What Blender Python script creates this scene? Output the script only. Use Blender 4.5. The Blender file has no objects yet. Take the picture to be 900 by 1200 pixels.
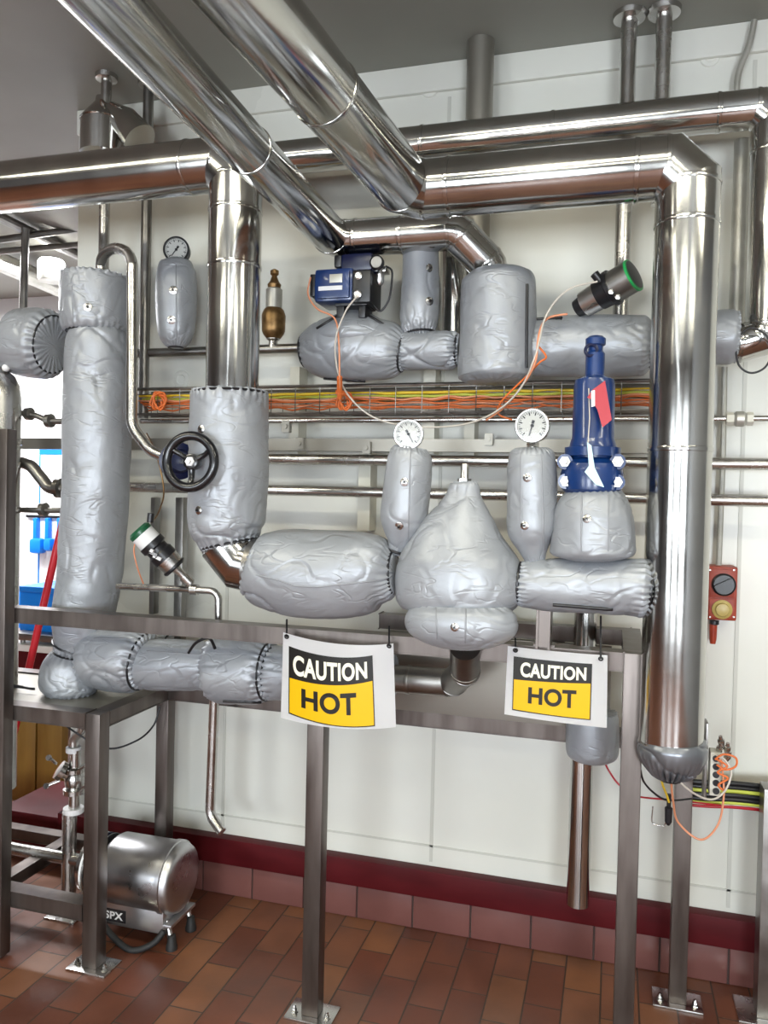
import bpy, bmesh, math, random
from mathutils import Vector, Matrix, noise
from mathutils.bvhtree import BVHTree
random.seed(7)
SC = bpy.context.scene
COL = SC.collection
PI = math.pi
# ------------------------------------------------------------------ camera
F, YAW, PITCH, ROLL = 929.6, 0.2829, -0.0209, 0.02296
CAM = Vector((0, 0, 1.6))
fw = Vector((-math.sin(YAW)*math.cos(PITCH), math.cos(YAW)*math.cos(PITCH), math.sin(PITCH)))
rt0 = Vector((math.cos(YAW), math.sin(YAW), 0))
dn0 = fw.cross(rt0)
RT = math.cos(ROLL)*rt0 - math.sin(ROLL)*dn0
DN = math.sin(ROLL)*rt0 + math.cos(ROLL)*dn0
cd = bpy.data.cameras.new('camera')
cam = bpy.data.objects.new('camera', cd)
COL.objects.link(cam)
m3 = Matrix((RT, -DN, -fw)).transposed()
cam.matrix_world = Matrix.Translation(CAM) @ m3.to_4x4()
cd.sensor_fit = 'VERTICAL'; cd.sensor_height = 36; cd.lens = 36*F/1200
cd.clip_start = .02; cd.clip_end = 100
SC.camera = cam
# ------------------------------------------------------------------ light
SC.view_settings.view_transform = 'Standard'
SC.view_settings.look = 'None'
SC.view_settings.exposure = 0.06
SC.view_settings.gamma = 1
SC.view_settings.use_curve_mapping = False
SC.cycles.use_denoising = True
SC.cycles.max_bounces = 8
SC.cycles.caustics_reflective = False
SC.cycles.caustics_refractive = False
W = bpy.data.worlds.new('world'); SC.world = W; W.use_nodes = True
W.node_tree.nodes['Background'].inputs[0].default_value = (.75, .86, 1, 1)
W.node_tree.nodes['Background'].inputs[1].default_value = 1.0
def area(name, loc, rot, sx, sy, power, color):
    l = bpy.data.lights.new(name, 'AREA'); l.shape = 'RECTANGLE'; l.size = sx; l.size_y = sy
    l.energy = power; l.color = color
    o = bpy.data.objects.new(name, l); COL.objects.link(o); o.location = loc; o.rotation_euler = rot
    return o
ZC = 3.17      # ceiling height
ADDED_LAMPS = [(-2.4, .75), (-.4, .75), (1.6, .75), (-2.4, -1.3), (-.4, -1.3), (1.6, -1.3)]  # positions of unseen lamps added behind the camera
for (x, y) in ADDED_LAMPS:
    area('ceiling_lamp_light', (x, y, ZC-.11), (0, 0, 0), 1.25, .22, 19, (1, .955, .74))
for x in (-7.6, -5.6, -3.9):
    area('far_room_light', (x, 4.3, ZC-.11), (0, 0, 0), 1.3, .3, 130, (.97, .98, 1))
# cool light from windows made up behind the camera to light the wall
for x, e in ((-3.3, 30), (-.9, 75), (1.5, 120)):
    area('window_daylight', (x, -3.35, 1.35), (PI/2, 0, 0), 1.0, 1.0, e*.88, (.86, .93, 1))

# ------------------------------------------------------------------ mapping from picture to place
def P(px, py, Y):
    d = fw + RT*((px-450)/F) + DN*((py-600)/F)
    return CAM + d*(Y/d.y)
def ray(px, py):
    return (fw + RT*((px-450)/F) + DN*((py-600)/F)).normalized()
def mpp(p):            # metres per pixel at a point
    return (p-CAM).dot(fw)/F
def px(px_, py_, Y, n): return n*mpp(P(px_, py_, Y))

# ------------------------------------------------------------------ materials
def mat(name, base=(.5,.5,.5), rough=.5, metal=0., build=None, **kw):
    m = bpy.data.materials.new(name); m.use_nodes = True
    nt = m.node_tree; b = nt.nodes['Principled BSDF']
    b.inputs['Base Color'].default_value = (*base, 1)
    b.inputs['Roughness'].default_value = rough
    b.inputs['Metallic'].default_value = metal
    for k, v in kw.items():
        b.inputs[k].default_value = v
    if build: build(nt, b)
    return m
def N(nt, t, **kw):
    n = nt.nodes.new(t)
    for k, v in kw.items():
        if k.startswith('i_'): n.inputs[k[2:].replace('_', ' ')].default_value = v
        else: setattr(n, k, v)
    return n
def coords(nt, scale=(1,1,1), rot=(0,0,0)):
    tc = N(nt, 'ShaderNodeTexCoord'); mp = N(nt, 'ShaderNodeMapping')
    mp.inputs['Scale'].default_value = scale; mp.inputs['Rotation'].default_value = rot
    nt.links.new(tc.outputs['Object'], mp.inputs[0]); return mp.outputs[0]
def ramp(nt, fac, stops):
    r = N(nt, 'ShaderNodeValToRGB'); e = r.color_ramp.elements
    while len(e) < len(stops): e.new(.5)
    for i, (p, c) in enumerate(stops):
        e[i].position = p; e[i].color = (*c, 1) if len(c) == 3 else c
    nt.links.new(fac, r.inputs[0]); return r.outputs[0]
def noisy(scale=8, detail=4, lo=(.4,.4,.4), hi=(.6,.6,.6), sc=(1,1,1), bump=.0, rl=None, bscale=None, bd=.002, distort=0.):
    def f(nt, b):
        v = coords(nt, sc)
        n = N(nt, 'ShaderNodeTexNoise', i_Scale=scale, i_Detail=detail, i_Distortion=distort)
        nt.links.new(v, n.inputs['Vector'])
        nt.links.new(ramp(nt, n.outputs['Fac'], [(.3, lo), (.7, hi)]), b.inputs['Base Color'])
        if rl:
            nt.links.new(ramp(nt, n.outputs['Fac'], [(.3, (rl[0],)*3), (.7, (rl[1],)*3)]), b.inputs['Roughness'])
        if bump:
            n2 = N(nt, 'ShaderNodeTexNoise', i_Scale=bscale or scale*4, i_Detail=4)
            nt.links.new(v, n2.inputs['Vector'])
            bp = N(nt, 'ShaderNodeBump', i_Strength=bump, i_Distance=bd)
            nt.links.new(n2.outputs['Fac'], bp.inputs['Height'])
            nt.links.new(bp.outputs[0], b.inputs['Normal'])
    return f
M = {}
M['clad'] = mat('polished_steel_cladding', (.6,.59,.57), .2, 1, noisy(5, 4, (.46,.455,.44), (.6,.595,.57), (1,1,1), .1, (.09,.2), 3.5, .008))
M['steel'] = mat('stainless_steel', (.55,.54,.52), .25, 1, noisy(9, 3, (.48,.47,.45), (.62,.61,.59), (1,1,1), .05, (.18,.32), 20))
M['darksteel'] = mat('dull_dark_steel', (.25,.24,.22), .35, 1, noisy(9, 3, (.2,.19,.18), (.33,.32,.3), (1,1,1), .05, (.28,.42), 20))
M['frame'] = mat('brushed_square_tube', (.42,.39,.36), .38, .85, noisy(3, 4, (.105,.088,.08), (.19,.165,.15), (6,6,1), .05, (.3,.45), 30))
M['galv'] = mat('galvanised_strut', (.55,.54,.48), .45, .7, noisy(12, 4, (.42,.41,.36), (.6,.59,.54)))
M['galv2'] = mat('dull_strut', (.3,.285,.25), .42, .75)
M['dgreen'] = mat('dark_green_cap', (.01,.09,.04), .3)
M['white_metal'] = mat('cream_coated_strut', (.72,.70,.6), .5)
M['black'] = mat('black_plastic', (.012,.012,.014), .35)
M['blackm'] = mat('black_cast_wheel', (.008,.008,.01), .25, **{'Coat Weight': .3})
M['rubber'] = mat('black_rubber', (.015,.015,.015), .6)
M['blue'] = mat('blue_enamel', (.006,.045,.21), .32, 0, noisy(14, 3, (.003,.022,.1), (.005,.035,.16)), **{'Coat Weight': .3})
M['darkblue'] = mat('dark_blue_enamel', (.003,.007,.04), .3)
M['red'] = mat('red_plastic', (.42,.008,.02), .4)
M['redbox'] = mat('orange_red_enamel', (.42,.05,.015), .45, 0, noisy(25, 3, (.26,.025,.01), (.4,.05,.016)))
M['maroon'] = mat('maroon_paint', (.13,.008,.01), .35, 0, noisy(4, 5, (.055,.003,.005), (.095,.006,.009), (1,1,3), .1, (.45,.6), 30), **{'Specular IOR Level': .2})
M['brass'] = mat('aged_bronze', (.25,.14,.05), .4, .8, noisy(30, 4, (.14,.075,.03), (.36,.22,.09)))
M['orange'] = mat('orange_cable', (.75,.17,.035), .45)
M['yellow'] = mat('yellow_cable', (.8,.55,.03), .45)
M['lime'] = mat('yellow_green_cable', (.55,.6,.08), .45)
M['wcable'] = mat('off_white_cable', (.62,.57,.5), .45)
M['ccable'] = mat('salmon_cable', (.75,.3,.16), .45)
M['white'] = mat('white_enamel', (.8,.8,.8), .4)
M['paper'] = mat('laminated_paper', (.96,.96,.97), .3)
M['signy'] = mat('sign_yellow', (.82,.46,.004), .35)
M['signk'] = mat('sign_black', (.012,.012,.01), .35)
M['signw'] = mat('sign_lettering', (.92,.88,.7), .35)
M['dial'] = mat('dial_white', (.6,.6,.56), .4)
M['green'] = mat('green_ring', (.02,.4,.1), .3)
M['cyan'] = mat('pale_blue_tag', (.5,.75,.8), .4)
M['knob'] = mat('amber_knob', (.5,.38,.12), .35)
M['mop'] = mat('red_handle', (.55,.012,.025), .35)
M['bluep'] = mat('bright_blue_plastic', (.005,.2,.72), .4)
M['ochre'] = mat('ochre_panel', (.35,.19,.02), .5, 0, noisy(2, 4, (.16,.08,.01), (.24,.135,.02), (6,1,1)))
M['board'] = mat('white_board', (.85,.87,.9), .35)
def b_glass(nt, b):
    o = nt.nodes['Material Output']; t = N(nt, 'ShaderNodeBsdfTransparent'); g = N(nt, 'ShaderNodeBsdfGlossy'); g.inputs['Roughness'].default_value = .05
    f = N(nt, 'ShaderNodeFresnel', i_IOR=1.35); mx = N(nt, 'ShaderNodeMixShader')
    nt.links.new(f.outputs[0], mx.inputs[0]); nt.links.new(t.outputs[0], mx.inputs[1]); nt.links.new(g.outputs[0], mx.inputs[2]); nt.links.new(mx.outputs[0], o.inputs[0])
M['glass'] = mat('gauge_glass', (1,1,1), .02, 0, b_glass)
M['ceil'] = mat('ceiling_paint', (.36,.35,.32), .55, 0, noisy(1.5, 5, (.235,.235,.205), (.285,.285,.25), (1,1,1), .08, None, 60))
M['darkwall'] = mat('dark_grey_wall', (.27,.28,.29), .6)
M['plain'] = mat('light_plaster', (.8,.8,.8), .7)
M['motor'] = mat('satin_aluminium', (.55,.55,.56), .3, 1, noisy(6, 4, (.45,.45,.46), (.6,.6,.61), (1,1,1), .05, (.24,.4), 20))
M['grout'] = mat('dark_grout', (.05,.03,.025), .8)
def glow(name, c, s):
    m = mat(name, c); b = m.node_tree.nodes['Principled BSDF']
    b.inputs['Emission Color'].default_value = (*c, 1); b.inputs['Emission Strength'].default_value = s
    return m
M['lamp'] = glow('lamp_diffuser', (1, .97, .9), 9)
M['sky'] = glow('daylight_pane', (.84, .92, 1), 6)  # glow added in the made-up windows to stand for daylight

def b_insul(nt, b):     # silver-grey coated cloth with fine creases
    v = coords(nt)
    w = N(nt, 'ShaderNodeTexNoise', i_Scale=9, i_Detail=3)
    nt.links.new(v, w.inputs['Vector'])
    nt.links.new(ramp(nt, w.outputs['Fac'], [(.3, (.31,.325,.35)), (.7, (.37,.388,.415))]), b.inputs['Base Color'])
    def crease(scale, dist, k, sc=(1,1,1)):       # thin sparse crease lines
        mp = N(nt, 'ShaderNodeMapping'); mp.inputs['Scale'].default_value = sc
        nt.links.new(v, mp.inputs[0])
        n = N(nt, 'ShaderNodeTexNoise', i_Scale=scale, i_Detail=1, i_Distortion=dist, i_Roughness=.4)
        nt.links.new(mp.outputs[0], n.inputs['Vector'])
        a = N(nt, 'ShaderNodeMath', operation='SUBTRACT'); a.inputs[1].default_value = .5
        nt.links.new(n.outputs['Fac'], a.inputs[0])
        c = N(nt, 'ShaderNodeMath', operation='ABSOLUTE'); nt.links.new(a.outputs[0], c.inputs[0])
        d = N(nt, 'ShaderNodeMapRange', interpolation_type='SMOOTHSTEP'); d.inputs['From Max'].default_value = k
        nt.links.new(c.outputs[0], d.inputs['Value'])
        n2 = N(nt, 'ShaderNodeTexNoise', i_Scale=scale*.9, i_Detail=1); nt.links.new(v, n2.inputs['Vector'])
        g = N(nt, 'ShaderNodeMapRange'); g.inputs['From Min'].default_value = .45; g.inputs['From Max'].default_value = .65
        nt.links.new(n2.outputs['Fac'], g.inputs['Value'])
        e = N(nt, 'ShaderNodeMath', operation='SUBTRACT'); e.inputs[0].default_value = 1; nt.links.new(d.outputs[0], e.inputs[1])
        h = N(nt, 'ShaderNodeMath', operation='MULTIPLY'); nt.links.new(e.outputs[0], h.inputs[0]); nt.links.new(g.outputs[0], h.inputs[1])
        return h.outputs[0]
    r1 = crease(6, .5, .07, (1, 1, 1.5)); r2 = crease(13, .8, .06, (.8, 1, 2.2))
    n3 = N(nt, 'ShaderNodeTexNoise', i_Scale=24, i_Detail=3, i_Distortion=.5); nt.links.new(v, n3.inputs['Vector'])
    s = N(nt, 'ShaderNodeMath', operation='MULTIPLY_ADD'); s.inputs[1].default_value = .5
    nt.links.new(r2, s.inputs[0]); nt.links.new(r1, s.inputs[2])
    s2 = N(nt, 'ShaderNodeMath', operation='MULTIPLY_ADD'); s2.inputs[1].default_value = -.5
    nt.links.new(n3.outputs['Fac'], s2.inputs[0]); nt.links.new(s.outputs[0], s2.inputs[2])
    bp = N(nt, 'ShaderNodeBump', invert=True, i_Strength=.38, i_Distance=.008)
    nt.links.new(s2.outputs[0], bp.inputs['Height'])
    nt.links.new(bp.outputs[0], b.inputs['Normal'])
M['insul'] = mat('silver_grey_insulation_cloth', (.4,.41,.44), .4, .22, b_insul, **{'Specular IOR Level': .6})
def b_insul2(nt, b):
    v = coords(nt)
    n = N(nt, 'ShaderNodeTexNoise', i_Scale=10, i_Detail=4); nt.links.new(v, n.inputs['Vector'])
    bp = N(nt, 'ShaderNodeBump', i_Strength=.4, i_Distance=.01); nt.links.new(n.outputs['Fac'], bp.inputs['Height'])
    nt.links.new(bp.outputs[0], b.inputs['Normal'])
M['cuff'] = mat('dark_silver_cuff', (.2,.21,.23), .3, .6)
M['insul_dark'] = mat('grey_insulation_tape', (.17,.175,.18), .5, .2, b_insul2)
M['seam'] = mat('insulation_seam', (.3,.31,.33), .5, .3)
M['foil'] = mat('crumpled_foil', (.5,.5,.52), .2, 1, noisy(20, 4, (.35,.35,.37), (.6,.6,.62), (1,1,1), .9, None, 18, .03))

def b_floor(nt, b):
    v = coords(nt, (1,1,1), (0, 0, PI/2))
    br = N(nt, 'ShaderNodeTexBrick', offset=.5)
    br.inputs['Scale'].default_value = 1; br.inputs['Brick Width'].default_value = .24
    br.inputs['Row Height'].default_value = .117; br.inputs['Mortar Size'].default_value = .003
    br.inputs['Mortar Smooth'].default_value = .3
    br.inputs['Color1'].default_value = (0,0,0,1); br.inputs['Color2'].default_value = (1,1,1,1)
    br.inputs['Mortar'].default_value = (.5,.5,.5,1)
    nt.links.new(v, br.inputs['Vector'])
    tone = ramp(nt, br.outputs['Color'], [(0, (.115,.038,.024)), (.35, (.17,.062,.037)), (.6, (.19,.08,.044)), (.8,(.22,.092,.043)), (1, (.14,.04,.026))])
    n = N(nt, 'ShaderNodeTexNoise', i_Scale=5, i_Detail=8); nt.links.new(v, n.inputs['Vector'])
    g = ramp(nt, n.outputs['Fac'], [(.3, (.72,.72,.72)), (.7, (1.18,1.15,1.1))])
    mx = N(nt, 'ShaderNodeMix', data_type='RGBA', blend_type='MULTIPLY'); mx.inputs[0].default_value = 1
    nt.links.new(tone, mx.inputs[6]); nt.links.new(g, mx.inputs[7])
    m2 = N(nt, 'ShaderNodeMix', data_type='RGBA'); nt.links.new(br.outputs['Fac'], m2.inputs[0])
    nt.links.new(mx.outputs[2], m2.inputs[6]); m2.inputs[7].default_value = (.055,.035,.025,1)
    nt.links.new(m2.outputs[2], b.inputs['Base Color'])
    nt.links.new(ramp(nt, n.outputs['Fac'], [(.3, (.3,)*3), (.7, (.5,)*3)]), b.inputs['Roughness'])
    s = N(nt, 'ShaderNodeMath', operation='MULTIPLY_ADD'); s.inputs[1].default_value = -1.
    n3 = N(nt, 'ShaderNodeTexNoise', i_Scale=60, i_Detail=4); nt.links.new(v, n3.inputs['Vector'])
    n4 = N(nt, 'ShaderNodeMath', operation='MULTIPLY'); n4.inputs[1].default_value = .15
    nt.links.new(n3.outputs['Fac'], n4.inputs[0])
    nt.links.new(br.outputs['Fac'], s.inputs[0]); nt.links.new(n4.outputs[0], s.inputs[2])
    bp = N(nt, 'ShaderNodeBump', i_Strength=.6, i_Distance=.004); nt.links.new(s.outputs[0], bp.inputs['Height'])
    nt.links.new(bp.outputs[0], b.inputs['Normal'])
M['floor'] = mat('quarry_tile_floor', (.2,.08,.05), .4, 0, b_floor)
M['cove'] = mat('glazed_cove_tile', (.22,.085,.07), .3, 0, noisy(3, 6, (.13,.048,.042), (.19,.078,.068), (1,1,1), .08, None, 40))
M['wallp'] = mat('off_white_wall_panel', (.72,.72,.66), .32, 0, noisy(1.2, 5, (.7,.7,.63), (.79,.79,.73), (1,1,1), .05, (.26,.4), 4, .01))
M['wallt'] = mat('wall_joint_trim', (.6,.6,.54), .4)

# ------------------------------------------------------------------ mesh builder
def frame_of(d, hint=None):
    d = d.normalized()
    h = hint or (Vector((0, 1, 0)) if abs(d.y) < .85 else Vector((0, 0, 1)))
    u = d.cross(h).normalized(); v = u.cross(d).normalized()    # v ~ hint side
    return u, v
class MB:
    def __init__(s): s.bm = bmesh.new(); s.sharp = 28
    def ring(s, c, u, v, ru, rv, n):
        return [s.bm.verts.new(c + u*(math.cos(2*PI*i/n)*ru) + v*(math.sin(2*PI*i/n)*rv)) for i in range(n)]
    def bridge(s, a, b):
        n = len(a)
        for i in range(n):
            s.bm.faces.new((a[i], a[(i+1) % n], b[(i+1) % n], b[i]))
    def cap(s, r, rev=False):
        s.bm.faces.new(r[::-1] if rev else r)
    def tube(s, pts, r, n=16, caps=True, closed=False):
        """round bar along a polyline, mitred at every corner; r may be a list"""
        pts = [Vector(p) for p in pts]; k = len(pts)
        rs = r if isinstance(r, (list, tuple)) else [r]*k
        first = last = None; u = None
        for i in range(k):
            if closed: d0 = pts[i]-pts[i-1]; d1 = pts[(i+1) % k]-pts[i]
            else:
                d0 = pts[i]-pts[max(i-1, 0)] if i else pts[1]-pts[0]
                d1 = pts[min(i+1, k-1)]-pts[i] if i < k-1 else pts[-1]-pts[-2]
            d0 = d0.normalized() if d0.length > 1e-9 else d1.normalized()
            d1 = d1.normalized() if d1.length > 1e-9 else d0
            if u is None: u, v = frame_of(d0)
            else: u = (u - d0*u.dot(d0)).normalized(); v = u.cross(d0).normalized()
            t = (d0+d1); t = t.normalized() if t.length > 1e-6 else d0
            ring = []
            for j in range(n):
                a = 2*PI*j/n; p = u*(math.cos(a)*rs[i]) + v*(math.sin(a)*rs[i])
                den = d0.dot(t)
                p = p - d0*(p.dot(t)/max(den, .3))
                ring.append(s.bm.verts.new(pts[i]+p))
            # carry the frame through the corner
            if (d0-d1).length > 1e-6:
                q = d0.rotation_difference(d1); u = q @ u
                s_v = u.cross(d1).normalized()
            if last: s.bridge(last, ring)
            else: first = ring
            last = ring
        if closed: s.bridge(last, first)
        elif caps: s.cap(first, True); s.cap(last)
        return s
    def cyl(s, a, b, r, n=24, r2=None):
        a = Vector(a); b = Vector(b); u, v = frame_of(b-a)
        p = s.ring(a, u, v, r, r, n); q = s.ring(b, u, v, r if r2 is None else r2, r if r2 is None else r2, n)
        s.bridge(p, q); s.cap(p, True); s.cap(q); return s
    def lathe(s, a, d, prof, n=32, hint=None):
        """prof: (distance along d, radius)"""
        a = Vector(a); d = Vector(d).normalized(); u, v = frame_of(d, hint); last = None
        for (h, r) in prof:
            q = s.ring(a+d*h, u, v, max(r, 1e-4), max(r, 1e-4), n)
            if last: s.bridge(last, q)
            else: s.cap(q, True)
            last = q
        s.cap(last); return s
    def box(s, lo, hi, bev=0., R=None):
        lo = Vector(lo); hi = Vector(hi); c = (lo+hi)/2; h = (hi-lo)/2
        r = bmesh.ops.create_cube(s.bm, size=1)['verts']
        for w in r:
            p = Vector((w.co.x*2*abs(h.x), w.co.y*2*abs(h.y), w.co.z*2*abs(h.z)))
            w.co = (R @ p if R else p) + c
        if bev:
            ed = list({e for w in r for e in w.link_edges})
            bmesh.ops.bevel(s.bm, geom=ed, offset=bev, segments=2, affect='EDGES', profile=.6)
        return s
    def obox(s, c, ax, ay, az, bev=0.):
        """box from centre and three half-axis vectors"""
        r = bmesh.ops.create_cube(s.bm, size=2)['verts']
        for w in r: w.co = Vector(c) + Vector(ax)*w.co.x + Vector(ay)*w.co.y + Vector(az)*w.co.z
        if bev:
            ed = list({e for w in r for e in w.link_edges})
            bmesh.ops.bevel(s.bm, geom=ed, offset=bev, segments=2, affect='EDGES')
        return s
    def bpx(s, x0, y0, x1, y1, Y0, Y1, bev=0.):
        """world-aligned box whose front face (at depth Y0) spans the picture rectangle"""
        ym, xm = (y0+y1)/2, (x0+x1)/2
        return s.box((P(x0, ym, Y0).x, Y0, P(xm, y1, Y0).z), (P(x1, ym, Y0).x, Y1, P(xm, y0, Y0).z), bev)
    def bar(s, a, b, w, up=Vector((0, 0, 1)), bev=.003, w2=None):
        """square tube from a to b"""
        a = Vector(a); b = Vector(b); d = b-a; u = d.cross(up).normalized(); v = u.cross(d).normalized()
        return s.obox((a+b)/2, d/2, u*(w/2), v*((w2 or w)/2), bev)
    def sphere(s, c, r, sz=(1,1,1), n=20):
        v = bmesh.ops.create_uvsphere(s.bm, u_segments=n, v_segments=n//2, radius=r)['verts']
        for w in v: w.co = Vector((w.co.x*sz[0], w.co.y*sz[1], w.co.z*sz[2])) + Vector(c)
        return s
    def torus(s, c, nrm, R_, r, n=40, k=10):
        u, v = frame_of(Vector(nrm)); c = Vector(c)
        return s.tube([c+u*(math.cos(2*PI*i/n)*R_)+v*(math.sin(2*PI*i/n)*R_) for i in range(n)], r, k, closed=True)
    def build(s, name, m, parent=None, origin=None):
        o = origin if origin is not None else (root_of(parent).location if parent else Vector((0, 0, 0)))
        bmesh.ops.recalc_face_normals(s.bm, faces=s.bm.faces)
        for f in s.bm.faces: f.smooth = True
        a = math.radians(s.sharp)
        for e in s.bm.edges:
            if len(e.link_faces) == 2 and e.calc_face_angle(0) > a: e.smooth = False
        for v in s.bm.verts: v.co -= o
        me = bpy.data.meshes.new(name); s.bm.to_mesh(me); s.bm.free()
        me.materials.append(m if not isinstance(m, str) else M[m])
        ob = bpy.data.objects.new(name, me); COL.objects.link(ob)
        if parent: ob.parent = parent
        else: ob.location = o
        return ob
def root_of(o):
    while o.parent: o = o.parent
    return o
def tag(o, label, cat=None, group=None):
    o['label'] = label
    if cat: o['category'] = cat
    if group: o['group'] = group
    return o
def thing(name, label, cat, loc, group=None):
    o = bpy.data.objects.new(name, None); COL.objects.link(o); o.location = loc; o.empty_display_size = .05
    return tag(o, label, cat, group)
def struct(name, mb, m):
    o = mb.build(name, m); o['kind'] = 'structure'; return o
def fillet(pts, r, n=8):
    pts = [Vector(p) for p in pts]; out = [pts[0]]
    rr = r if isinstance(r, (list, tuple)) else [r]*len(pts)
    for i in range(1, len(pts)-1):
        a, b, c = pts[i-1], pts[i], pts[i+1]
        d0 = (a-b).normalized(); d1 = (c-b).normalized()
        ang = d0.angle(d1)
        t = min(rr[i]/math.tan(ang/2), (a-b).length*.49, (c-b).length*.49) if ang < 3.1 else 0
        if t < 1e-4: out.append(b); continue
        rad = t*math.tan(ang/2); ctr = b + (d0+d1).normalized()*(rad/math.sin(ang/2))
        s0 = b+d0*t-ctr; s1 = b+d1*t-ctr; q = s0.rotation_difference(s1); ax, an = q.to_axis_angle()
        for k in range(n+1): out.append(ctr + Matrix.Rotation(an*k/n, 3, ax) @ s0)
    out.append(pts[-1]); return out
def smooth_path(pts, n=8):
    pts = [Vector(p) for p in pts]; out = []
    k = len(pts)
    for i in range(k-1):
        p0, p1, p2, p3 = pts[max(i-1, 0)], pts[i], pts[i+1], pts[min(i+2, k-1)]
        for j in range(n):
            t = j/n
            out.append(.5*((2*p1)+(p2-p0)*t+(2*p0-5*p1+4*p2-p3)*t*t+(3*p1-p0-3*p2+p3)*t**3))
    out.append(pts[-1]); return out
def PZ(px, py, Z):      # point seen at a picture position, at a known height
    d = fw + RT*((px-450)/F) + DN*((py-600)/F)
    return CAM + d*((Z-CAM.z)/d.z)
def ppath(lst, Y=None):
    return [P(q[0], q[1], q[2] if len(q) > 2 else Y) for q in lst]

# ================================================================== SETTING
XR, XL = 3.2, P(88, 500, 2.85).x
YW = 2.85
mb = MB(); mb.box((-10, -3.6, -.1), (XR, 8, 0)); struct('floor', mb, 'floor')
mb = MB(); mb.box((-10, -3.6, ZC), (XR, 8, ZC+.1)); struct('ceiling', mb, 'ceil')
mb = MB(); mb.box((XL, YW, 0), (XR, YW+.16, ZC)); wb = struct('wall_back', mb, 'wallp')
mb = MB(); mb.box((XR, -3.6, 0), (XR+.1, YW, ZC)); struct('wall_right', mb, 'darkwall')
mb = MB(); mb.box((-10.1, -3.6, 0), (-10, 8, ZC)); struct('wall_left', mb, 'darkwall')
mb = MB(); mb.box((-10, 5.5, 0), (XR, 5.6, ZC)); struct('wall_far', mb, 'plain')
mb = MB()   # wall behind the camera, with three openings made up to light the scene
wins = [(-4.15, -2.45), (-1.75, -.05), (.65, 2.35)]
xs = -10
for (a, b) in wins: mb.box((xs, -3.6, 0), (a, -3.5, ZC)); xs = b
mb.box((xs, -3.6, 0), (XR, -3.5, ZC))
for (a, b) in wins: mb.box((a, -3.6, 0), (b, -3.5, .6)); mb.box((a, -3.6, 2.3), (b, -3.5, ZC))
struct('wall_front', mb, 'darkwall')
for i, (a, b) in enumerate(wins):
    mb = MB(); w = .05
    mb.box((a, -3.56, .6), (a+w, -3.49, 2.3)); mb.box((b-w, -3.56, .6), (b, -3.49, 2.3))
    mb.box((a, -3.56, .6), (b, -3.49, .6+w)); mb.box((a, -3.56, 2.3-w), (b, -3.49, 2.3)); mb.box(((a+b)/2-.02, -3.56, .6), ((a+b)/2+.02, -3.5, 2.3))
    o = struct('window_%d' % (i+1), mb, 'white')
    mb = MB(); mb.box((a, -3.55, .62), (b, -3.54, 2.28)); mb.build('pane', 'sky', o)  # glowing pane added out of view as a light source
# wall panel joints, cornice line, bottom joint
mb = MB()
for pxx in (515, 868): 
    x = P(pxx, 600, YW).x; mb.box((x-.006, YW-.004, .25), (x+.006, YW, ZC-.12))
x = P(268, 600, YW).x; mb.box((x-.006, YW-.004, .25), (x+.006, YW, ZC-.12))
mb.box((XL, YW-.004, .305), (XR, YW, .312)); struct('trim_1', mb, 'wallt')
mb = MB(); mb.box((XL, YW-.018, ZC-.1), (XR, YW, ZC), .004); struct('trim_2', mb, 'wallp')
mb = MB(); mb.box((XL-.02, YW-.05, .135), (XR, YW, .235), .004); mb.box((XL-.02, YW-.05, .135), (XL, YW+.2, .235), .004)
struct('trim_3', mb, 'maroon')
mb = MB(); x = XL
while x < XR:
    for (y0, y1, z1) in ((YW-.022, YW, .135),):
        mb.box((x+.002, y0, .002), (min(x+.213, XR), y1, z1), .004)
    x += .2165
struct('baseboard_back', mb, 'cove')
mb = MB(); mb.box((XL, YW-.016, 0), (XR, YW, .13)); struct('trim_4', mb, 'grout')
# maroon kerb running away past the end of the wall
mb = MB(); mb.box((XL-.35, YW-.02, 0), (XL-.02, YW+.35, .2), .01); struct('trim_5', mb, 'maroon')
# unseen ceiling luminaires, added to light the room
for (x, y) in ADDED_LAMPS:
    t = thing('ceiling_lamp', 'long white ceiling lamp behind the camera', 'lamp', Vector((x, y, ZC)), 'ceiling lamps of the plant room')
    mb = MB(); mb.box((x-.66, y-.14, ZC-.09), (x+.66, y+.14, ZC), .01); mb.build('housing', 'white', t)
    mb = MB(); mb.box((x-.62, y-.1, ZC-.1), (x+.62, y+.1, ZC-.089)); mb.build('diffuser', 'lamp', t)
# plastic screw caps on the wall
for k, (cx, cy) in enumerate([(504, 104), (832, 68), (213, 445)]):
    mb = MB(); c = P(cx, cy, YW); mb.lathe(c, (0, -1, 0), [(0, px(cx, cy, YW, 11)), (.005, px(cx, cy, YW, 10)), (.007, px(cx, cy, YW, 6)), (.004, px(cx, cy, YW, 5)), (.004, .001)])
    o = mb.build('screw_cap', 'wallp', None, c)
    tag(o, ['round white screw cap on the wall left of the grey ceiling duct', 'round white screw cap high on the wall at the right', 'round white screw cap on the wall below the small gauge bag'][k], 'cap')

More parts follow.
